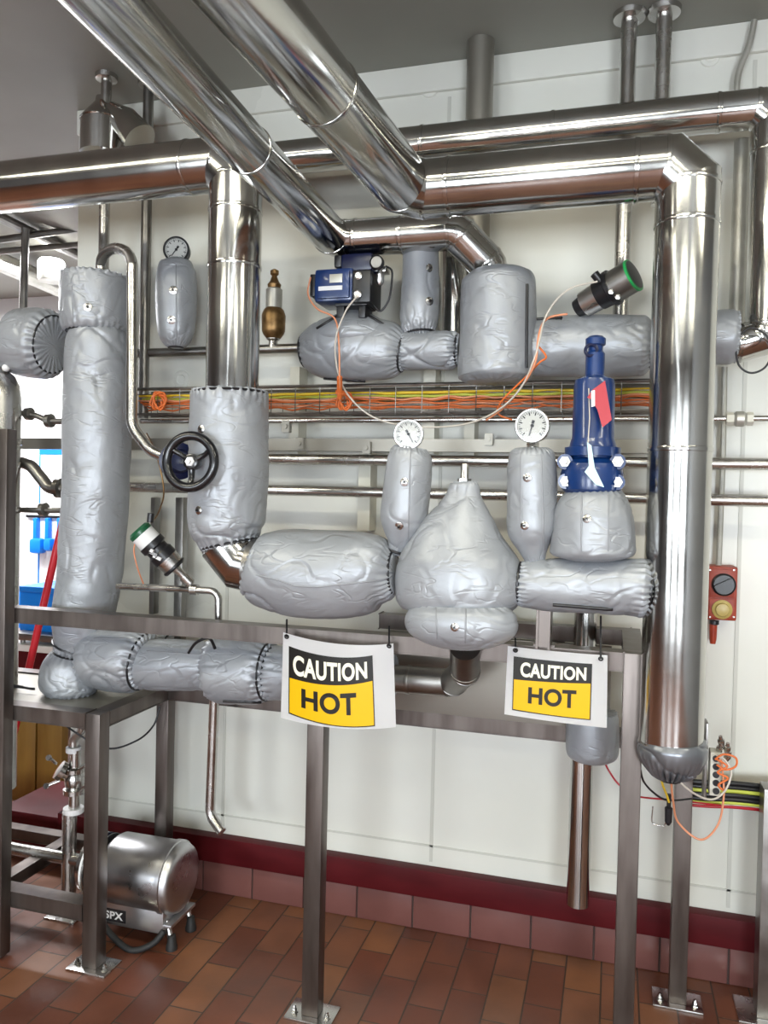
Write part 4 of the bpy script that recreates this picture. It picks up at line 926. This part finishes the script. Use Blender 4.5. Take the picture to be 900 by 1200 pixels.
# ================================================================== CAUTION SIGNS
def text_mesh(body, off=.012):
    c = bpy.data.curves.new('t', 'FONT'); c.body = body; c.size = 1; c.offset = off; c.resolution_u = 6; c.space_character = 1.04
    o = bpy.data.objects.new('t', c); COL.objects.link(o)
    dg = bpy.context.evaluated_depsgraph_get(); me = bpy.data.meshes.new_from_object(o.evaluated_get(dg))
    vs = [v.co.copy() for v in me.vertices]; fs = [tuple(p.vertices) for p in me.polygons]
    bpy.data.objects.remove(o); bpy.data.curves.remove(c); bpy.data.meshes.remove(me)
    x0, x1 = min(v.x for v in vs), max(v.x for v in vs); y0, y1 = min(v.y for v in vs), max(v.y for v in vs)
    return [((v.x-x0)/(x1-x0), (v.y-y0)/(y1-y0)) for v in vs], fs
def sign(label, cor, lab, split, dip, Y, ties, curl, cau, hot):
    """cor: paper corners TL TR BR BL; lab: same for the yellow-black print; all lie on one bent sheet"""
    t = thing('caution_sign', label, 'sign', P(*cor[3], Y), 'caution signs tied to the rail')
    TL, TR, BR, BL = cor
    def S(x, y, off=0.):            # picture-plane position on the sheet -> point on the bent sheet
        u = (x-TL[0])/(TR[0]-TL[0]); v = (y-TL[1])/(BL[1]-TL[1])
        return P(x, y, Y - curl*4*u*(1-u) + .01*v - off)
    def quad(c, u, v, d=0):
        a = [c[0][i]+(c[1][i]-c[0][i])*u for i in (0, 1)]; b = [c[3][i]+(c[2][i]-c[3][i])*u for i in (0, 1)]
        return a[0]+(b[0]-a[0])*v, a[1]+(b[1]-a[1])*v + d*4*u*(1-u)
    def sheet(nm, m, c, off, d, th=0, nx=20, ny=8, par=None):
        mb = MB(); g = [[mb.bm.verts.new(S(*quad(c, i/nx, j/ny, d), off)) for i in range(nx+1)] for j in range(ny+1)]
        for j in range(ny):
            for i in range(nx): mb.bm.faces.new((g[j][i], g[j][i+1], g[j+1][i+1], g[j+1][i]))
        if th:
            bmesh.ops.solidify(mb.bm, geom=mb.bm.faces[:], thickness=th)
        return mb.build(nm, m, par or t)
    pp = sheet('paper', 'paper', cor, 0, dip, .001)
    sheet('print_border', 'signk', lab, .0012, dip)
    ins = 1.2; L0, L1, L2, L3 = lab
    top = (L0, L1, (L1[0]+(L2[0]-L1[0])*split[1], L1[1]+(L2[1]-L1[1])*split[1]), (L0[0]+(L3[0]-L0[0])*split[0], L0[1]+(L3[1]-L0[1])*split[0]))
    low = ((top[3][0]+ins, top[3][1]), (top[2][0]-ins, top[2][1]), (L2[0]-ins, L2[1]-ins), (L3[0]+ins, L3[1]-ins))
    yl = sheet('yellow_field', 'signy', low, .0018, dip)
    for body, c, (u0, u1, v0, v1), m, off in (('CAUTION', top, cau, 'signw', .035), ('HOT', low, hot, 'signk', .035)):
        vs, fs = text_mesh(body, off); mb = MB()
        w = [mb.bm.verts.new(S(*quad(c, u0+(u1-u0)*a, v1-(v1-v0)*b, dip), .0026)) for a, b in vs]
        for f in fs:
            try: mb.bm.faces.new([w[i] for i in f])
            except ValueError: pass
        mb.build('caution_lettering' if body == 'CAUTION' else 'hot_lettering', m, t)
    for (x, y, y1) in ties:
        s = mpp(P(x, y, Y))
        mb = MB(); mb.sharp = 60; a = S(x, y, .003)
        mb.tube([a, P(x, y1, YF-.034), P(x, y1-2, YF-.03)], 1.2*s, 8); mb.torus(a+Vector((0, -.001, 0)), (0, 1, .3), 2.2*s, .9*s, 12, 6)
        mb.build('zip_tie', 'black', t)
    return t
sign('larger curled white CAUTION HOT sign tied to the rail at the centre left', ((332,741),(461,754),(464,852),(329,841)), ((338.5,757),(436.5,768),(439.5,851),(338,836)), (.47,.36), 7, 2.19, [(336,746,728), (456,757,736)], .03, (.05,.93,.2,.86), (.14,.8,.2,.74))
sign('smaller flat white CAUTION HOT sign hanging at the right beneath the long jacket', ((595,757),(712,768),(711,853),(591,837)), ((602,769),(694,778),(692,844),(600,832)), (.43,.35), 1, 2.2, [(604,762,750), (704,772,724)], .004, (.09,.93,.2,.86), (.19,.82,.2,.74))

# ================================================================== PUMP AND VALVES AT THE LOWER LEFT
pz = PZ(198, 1108, 0).y; Yp = 2.5
a = P(128, 1022, Yp); b = P(216, 1031, Yp); s = mpp(P(170, 1026, Yp)); R_ = 40*s; zc_ = P(216, 1030, Yp).z
A = Vector((P(138, 1022, Yp).x, Yp, zc_)); B = Vector((P(217, 1030, Yp).x, Yp, zc_)); L = B.x-A.x
pm = thing('pump', 'stainless centrifugal pump with drum-shaped motor on the floor under the left table', 'pump', Vector((A.x, Yp, 0)))
mb = MB(); mb.sharp = 50; mb.lathe(A-X*.02, X, [(0, R_*.6), (.005, R_*.85), (.02, R_*.96), (.03, R_), (L-.03, R_), (L-.008, R_*.985), (L+.008, R_*.93), (L+.014, R_*.86), (L+.016, R_*.5), (L+.016, .001)], 64); mo = mb.build('motor_housing', 'motor', pm)
mb = MB(); mb.lathe(A+X*(L-.055), X, [(0, R_), (.002, R_+.004), (.02, R_+.004), (.022, R_)], 64); mb.build('end_band', 'motor', pm)
mb = MB(); mb.lathe(A-X*.12, X, [(0, R_*.35), (.01, R_*.8), (.03, R_*.85), (.035, R_*.9), (.05, R_*.9), (.055, R_*.7), (.09, R_*.6), (.1, R_*.6)], 40); mb.build('pump_casing', 'steel', pm)
for k in range(3):
    mb = MB(); mb.lathe(A-X*(.085-.022*k), X, [(0, R_*.92), (.008, R_*.92)], 40); mb.build('flange_ring', ['white', 'darkblue', 'black'][k], pm)
mb = MB(); mb.box((A.x-.01, Yp-R_*.75, zc_-R_-.035), (B.x-.03, Yp-R_*.2, zc_-R_*.62), .006); mb.build('terminal_tray', 'motor', pm)
vs, fs = text_mesh('SPX', .03); mb = MB(); x0, z0 = P(123, 1062, Yp-R_*.76).x, zc_-R_-.012
w = [mb.bm.verts.new((x0+.075*a_, Yp-R_*.75-.0025, z0+.028*b_)) for a_, b_ in vs]
for f in fs:
    try: mb.bm.faces.new([w[i] for i in f])
    except ValueError: pass
mb.build('lettering', 'white', pm)
mb = MB(); mb.box((x0-.012, Yp-R_*.75-.002, z0-.008), (x0+.085, Yp-R_*.75, z0+.036)); mb.build('nameplate', 'black', pm)
for (x, y) in ((B.x-.02, Yp-.06), (B.x-.02, Yp+.07), (A.x-.07, Yp-.08), (A.x-.07, Yp+.06)):
    zt_ = zc_-R_-.0
    mb = MB(); mb.cyl((x-.015, y, zt_), (x+.01, y-.01, .03), .011, 14); lg = mb.build('leg', 'steel', pm)
    mb = MB(); mb.lathe((x+.012, y-.01, 0), (0, 0, 1), [(0, .02), (.012, .02), (.02, .017), (.05, .013), (.052, .01)], 20); mb.build('rubber_foot', 'rubber', lg)
mb = MB(); mb.box((A.x-.1, Yp-.09, zc_-R_-.012), (B.x-.0, Yp+.08, zc_-R_+.0), .003); mb.build('base_plate', 'motor', pm)
mb = MB(); mb.sharp = 60; mb.tube(smooth_path([Vector((A.x+.0, Yp-.1, zc_-R_-.02)), Vector((A.x+.07, Yp-.12, zc_-R_-.06)), Vector((A.x+.15, Yp-.13, zc_-R_-.085)), Vector((A.x+.22, Yp-.11, zc_-R_-.06)), Vector((A.x+.25, Yp-.09, zc_-R_-.02))]), .011, 10); mb.build('power_cable', 'rubber', pm)
# suction pipe
pipe('steel_pipe', 'low horizontal steel pipe running from the left edge into the pump', [Vector((-9.98, Yp, zc_+.03)), Vector((A.x-.1, Yp, zc_+.0))], px(40, 1000, Yp, 7), n=20)
# riser with clamped valves
Yv = 2.5; vv = thing('butterfly_valve', 'clamped steel valve stack under the left table, above the pump inlet', 'valve', P(86, 950, Yv)); s = mpp(P(86, 900, Yv))
def st(nm, m, x, y0, y1, rs):
    c_ = P(x, y1, Yv); mb = MB(); h_ = (y1-y0)*s; mb.lathe(c_, up, [(h_*q, r*s) for q, r in rs], 28); return mb.build(nm, m, vv)
st('outlet_tube', 'steel', 87, 878, 950, [(0, 6.5), (1, 6.5)])
st('white_collar', 'white', 86, 875, 881, [(0, 7.5), (0, 8.5), (1, 8.5), (1, 7)])
st('clamp', 'steel', 87, 898, 906, [(0, 8), (.2, 12), (.8, 12), (1, 8)]); st('clamp', 'steel', 87, 922, 931, [(0, 8), (.2, 12.5), (.8, 12.5), (1, 8)])
st('valve_body', 'steel', 87, 906, 923, [(0, 9), (.3, 11), (.7, 11), (1, 9)]); st('lower_collar', 'white', 86, 946, 952, [(0, 10), (0, 11.5), (1, 11.5), (1, 8)])
mb = MB(); mb.lathe(P(87, 912, Yv), P(66, 900, Yv-.04)-P(87, 912, Yv), [(0, 6*s), (14*s, 6*s), (15*s, 11*s), (21*s, 11*s), (22*s, 5*s)], 24); mb.build('side_port', 'steel', vv)
for (x, y, x2_, y2_) in ((66, 895, 58, 888), (70, 915, 55, 921), (95, 925, 103, 919), (92, 902, 103, 896)):
    mb = MB(); mb.cyl(P(x, y, Yv-.04), P(x2_, y2_, Yv-.06), 1.8*s, 10); mb.lathe(P(x2_, y2_, Yv-.06), (0, -1, .3), [(0, 3.4*s), (.008, 3.4*s)], 8); mb.build('wing_nut', 'steel', vv)
pipe('thin_pipe', 'short curved steel tube dropping from the left table into the valve stack', [P(101, 836, Yv), P(96, 855, Yv), P(86, 866, Yv), P(86, 880, Yv)], px(95, 855, Yv, 5.5), bend=.03)
t = thing('pump_stand', 'round steel stand with square foot plate under the valve stack', 'stand', Vector((P(81, 1000, Yv).x, Yv, 0)))
xx = P(81, 1000, Yv).x
mb = MB(); mb.cyl((xx, Yv, .008), (xx, Yv, P(82, 951, Yv).z), 8.2*s, 24); mb.build('stand_tube', 'steel', t)
mb = MB(); mb.box((xx-.07, Yv-.05, 0), (xx+.06, Yv+.05, .008), .002); mb.build('foot_plate', 'steel', t)

# ================================================================== LEFT EDGE EQUIPMENT AND FAR ROOM
c = P(2, 700, 2.42); s = mpp(P(5, 450, 2.42)); z0 = P(5, 925, 2.42).z
fl = thing('filter_housing', 'tall round-topped stainless housing cut off by the left edge', 'vessel', Vector((c.x-.03, 2.42, 0)))
zt_ = P(5, 432, 2.42).z; r = 26*s
mb = MB(); mb.sharp = 50; mb.lathe((c.x-.03, 2.42, z0), up, [(0, r), (zt_-z0-.11, r), (zt_-z0-.06, r*.93), (zt_-z0-.025, r*.72), (zt_-z0-.005, r*.4), (zt_-z0, r*.2), (zt_-z0+.015, r*.2)], 48); mb.build('shell', 'steel', fl)
for z in (zt_-.28, z0+.3):
    mb = MB(); mb.lathe((c.x-.03, 2.42, z), up, [(0, r), (.002, r*1.05), (.02, r*1.05), (.022, r)], 48); mb.build('clamp_band', 'steel', fl)
for k in range(3):
    a = 2*PI*k/3; mb = MB(); mb.cyl((c.x-.03+r*.8*math.cos(a), 2.42+r*.8*math.sin(a), 0), (c.x-.03+r*.8*math.cos(a), 2.42+r*.8*math.sin(a), z0+.02), .015, 12); mb.build('leg', 'steel', fl)
pipe('thin_pipe', 'small hooked steel tube on top of the stainless housing at the left edge', [P(-14, 404, 2.42), P(3, 403, 2.42), P(6, 434, 2.42)], px(5, 410, 2.42, 3.5), bend=.03)
mb = MB(); mb.sphere(P(7, 431, 2.4), 4.5*s); tag(mb.build('ball_cap', 'white', None, P(7, 431, 2.4)), 'tiny white ball cap on the top of the stainless housing', 'cap')
# sanitary tubes left of the column
def stub(label, pts, r, clamps):
    q = ppath(pts, 2.5); s = mpp(q[0]); t = thing('steel_tube', label, 'pipe', q[0].copy())
    mb = MB(); mb.sharp = 50; mb.tube(smooth_path(q), r*s, 16); mb.build('tube', 'darksteel', t)
    for (x, y, rr) in clamps:
        c_ = P(x, y, 2.5); mb = MB(); mb.lathe(c_-X*4*s, X, [(0, r*s), (1*s, rr*s), (7*s, rr*s), (8*s, r*s)], 24); mb.build('clamp', 'darksteel', t)
stub('small steel tube with clamps above the strut channel, left of the column', [(24,484),(42,487),(58,493),(85,494)], 3.5, [(34,485,7.5),(58,493,8)])
stub('S-curved dark steel tube left of the column, below the strut channel', [(22,541),(36,546),(48,560),(60,572),(85,572)], 7, [(70,572,11.5)])
stub('thin dark steel tube with a round clamp left of the column, above the blue brushes', [(22,597),(50,598),(85,598)], 3.5, [(51,597,8)])
mb = MB(); mb.sharp = 60
pts = [P(14+18*math.sin(i*.9)+i*.8, 806+7*math.cos(i*1.3), 2.4) for i in range(16)]
for p_ in pts: p_.z = ZT+.01+.02*abs(noise.noise(p_*30))
mb.tube(smooth_path(pts, 4), .004, 6); tag(mb.build('cable_coil', 'black', None, pts[0].copy()), 'loose black cable heap lying on the left table', 'cable')
# far room: ceiling pipes
def far(label, a, b, r, m='darksteel', name='ceiling_pipe', n=12):
    mb = MB(); mb.tube([P(*a), P(*b)], r, n); tag(mb.build(name, m, None, P(*a)), label, 'pipe')
far('dark diagonal pipe under the far room ceiling at the left', (-15, 247, 3.6), (100, 304, 4.6), .03)
far('upper of the two dark cross pipes in the far room at the left', (-15, 283, 3.8), (100, 267, 4.2), .02)
far('lower of the two dark cross pipes in the far room at the left', (-15, 296, 3.8), (100, 286, 4.2), .018)
far('dark upright pipe in the far room above the round end jacket', (30, 268, 3.8), (27, 372, 3.8), .022)
far('fat pale duct in the far room behind the column top', (-15, 300, 4.2), (80, 342, 5.0), .065, 'galv')
c = P(60, 330, 4.3); s = mpp(c); mb = MB(); mb.lathe(c, up, [(0, 14*s), (3*s, 15*s), (22*s, 15*s), (25*s, 13*s)], 24); tag(mb.build('canister', 'galv', None, c), 'short pale canister under the far ceiling, above the round end jacket', 'canister')
# shadow board with blue tools
YBd = 5.469
sb = thing('tool_board', 'white wall board with blue header and footer in the far room', 'board', P(60, 735, YBd))
mb = MB(); mb.bpx(20, 516, 130, 742, YBd, YBd+.03, .005); mb.build('panel', 'board', sb)
mb = MB(); mb.bpx(46, 517, 130, 533, YBd-.004, YBd, 0); mb.bpx(20, 690, 130, 740, YBd-.004, YBd, 0); mb.build('blue_band', 'bluep', sb)
mb = MB(); mb.bpx(45, 533, 46.5, 690, YBd-.003, YBd, 0); mb.build('blue_line', 'bluep', sb)
for k, (x, w) in enumerate([(40, 7), (54, 4.5), (68, 5.5)]):
    s = mpp(P(x, 640, YBd)); t = thing('hand_brush', ['round blue brush hanging leftmost on the far board', 'slim blue scraper hanging in the middle of the far board', 'blue brush hanging next to the column edge on the far board'][k], 'brush', P(x, 645, YBd-.03), 'blue tools on the board')
    mb = MB(); mb.bpx(x-2, 607, x+2.5, 634, YBd-.05, YBd-.002, .01); mb.build('handle', 'bluep', t)
    mb = MB(); mb.bpx(x-w, 631, x+w, 649-k*3, YBd-.09, YBd-.002, .03); mb.build('head', 'bluep', t)
t = thing('hook', 'tiny hook rail above the blue brushes', 'rail', P(30, 606, YBd)); mb = MB(); mb.bpx(30, 604, 80, 607, YBd-.02, YBd, .002); mb.build('hook_bar', 'black', t)
# red handle
a_ = P(70, 628, 3.1); b_ = P(18, 860, 3.05); d = (b_-a_); b_ = b_+d*((0.02-b_.z)/d.z)
mh = thing('broom', 'red-handled broom leaning behind the left table', 'broom', b_)
mb = MB(); mb.cyl(a_-d*.12, b_+Vector((0, 0, .05)), .017, 16); mb.build('handle', 'mop', mh)
mb = MB(); mb.box(b_+Vector((-.16, -.03, -.02)), b_+Vector((.16, .03, .06)), .01); mb.build('brush_head', 'mop', mh)
# blue bin, shelf, ochre panels
YO = 3.35
mb = MB(); mb.bpx(10, 836, 41, 962, YO, YO+.05, .004); tag(mb.build('ochre_door', 'ochre', None, P(25, 960, YO)), 'left of two ochre-yellow door leaves low behind the table', 'door')
mb = MB(); mb.bpx(43, 836, 72, 962, YO, YO+.05, .004); tag(mb.build('ochre_door', 'ochre', None, P(55, 960, YO)), 'right of two ochre-yellow door leaves low behind the table, next to the wall end', 'door')
bn = thing('blue_bin', 'bright blue bin on a dark cart behind the column foot at the left', 'bin', P(45, 742, 3.8))
mb = MB(); mb.bpx(22, 693, 66, 742, 3.8, 4.1, .02); mb.build('tub', 'bluep', bn); mb = MB(); mb.bpx(20, 688, 68, 695, 3.78, 4.12, .008); mb.build('rim', 'bluep', bn)
ct = thing('cart', 'dark cart with a pale shelf edge under the blue bin', 'cart', Vector((P(45, 800, 3.8).x, 3.8, 0)))
mb = MB(); mb.bpx(12, 744, 78, 752, 3.7, 4.2, .005); mb.build('top_shelf', 'darksteel', ct)
mb = MB(); mb.bpx(12, 757, 78, 765, 3.7, 4.2, .005); mb.build('lower_shelf', 'white', ct)
x0, x1_ = P(12, 800, 3.7).x, P(78, 800, 3.7).x; zz_ = P(45, 752, 3.7).z
mb = MB(); mb.box((x0+.02, 3.72, .25), (x1_-.02, 4.18, zz_-.05), .01); mb.build('cabinet', 'maroon', ct)
for sx in (x0+.04, x1_-.04):
    for sy in (3.75, 4.15):
        mb = MB(); mb.cyl((sx, sy, .0), (sx, sy, zz_), .015, 10); mb.build('leg', 'darksteel', ct)
# upright supports behind the small valve head
for k, (x, y0, y1, w) in enumerate([(209, 583, 800, 9), (178, 583, 720, 5)]):
    mb = MB(); X0, X1 = P(x-w/2, 650, 2.74).x, P(x+w/2, 650, 2.74).x; mb.box((X0, 2.74, P(x, y1, 2.74).z), (X1, 2.78, P(x, y0, 2.74).z), .002)
    tag(mb.build('wall_strut', 'darksteel', None, Vector((X0, 2.74, P(x, y1, 2.74).z))), ['dark upright strut right of the small valve head', 'thin dark upright strut just behind the small valve head'][k], 'strut')
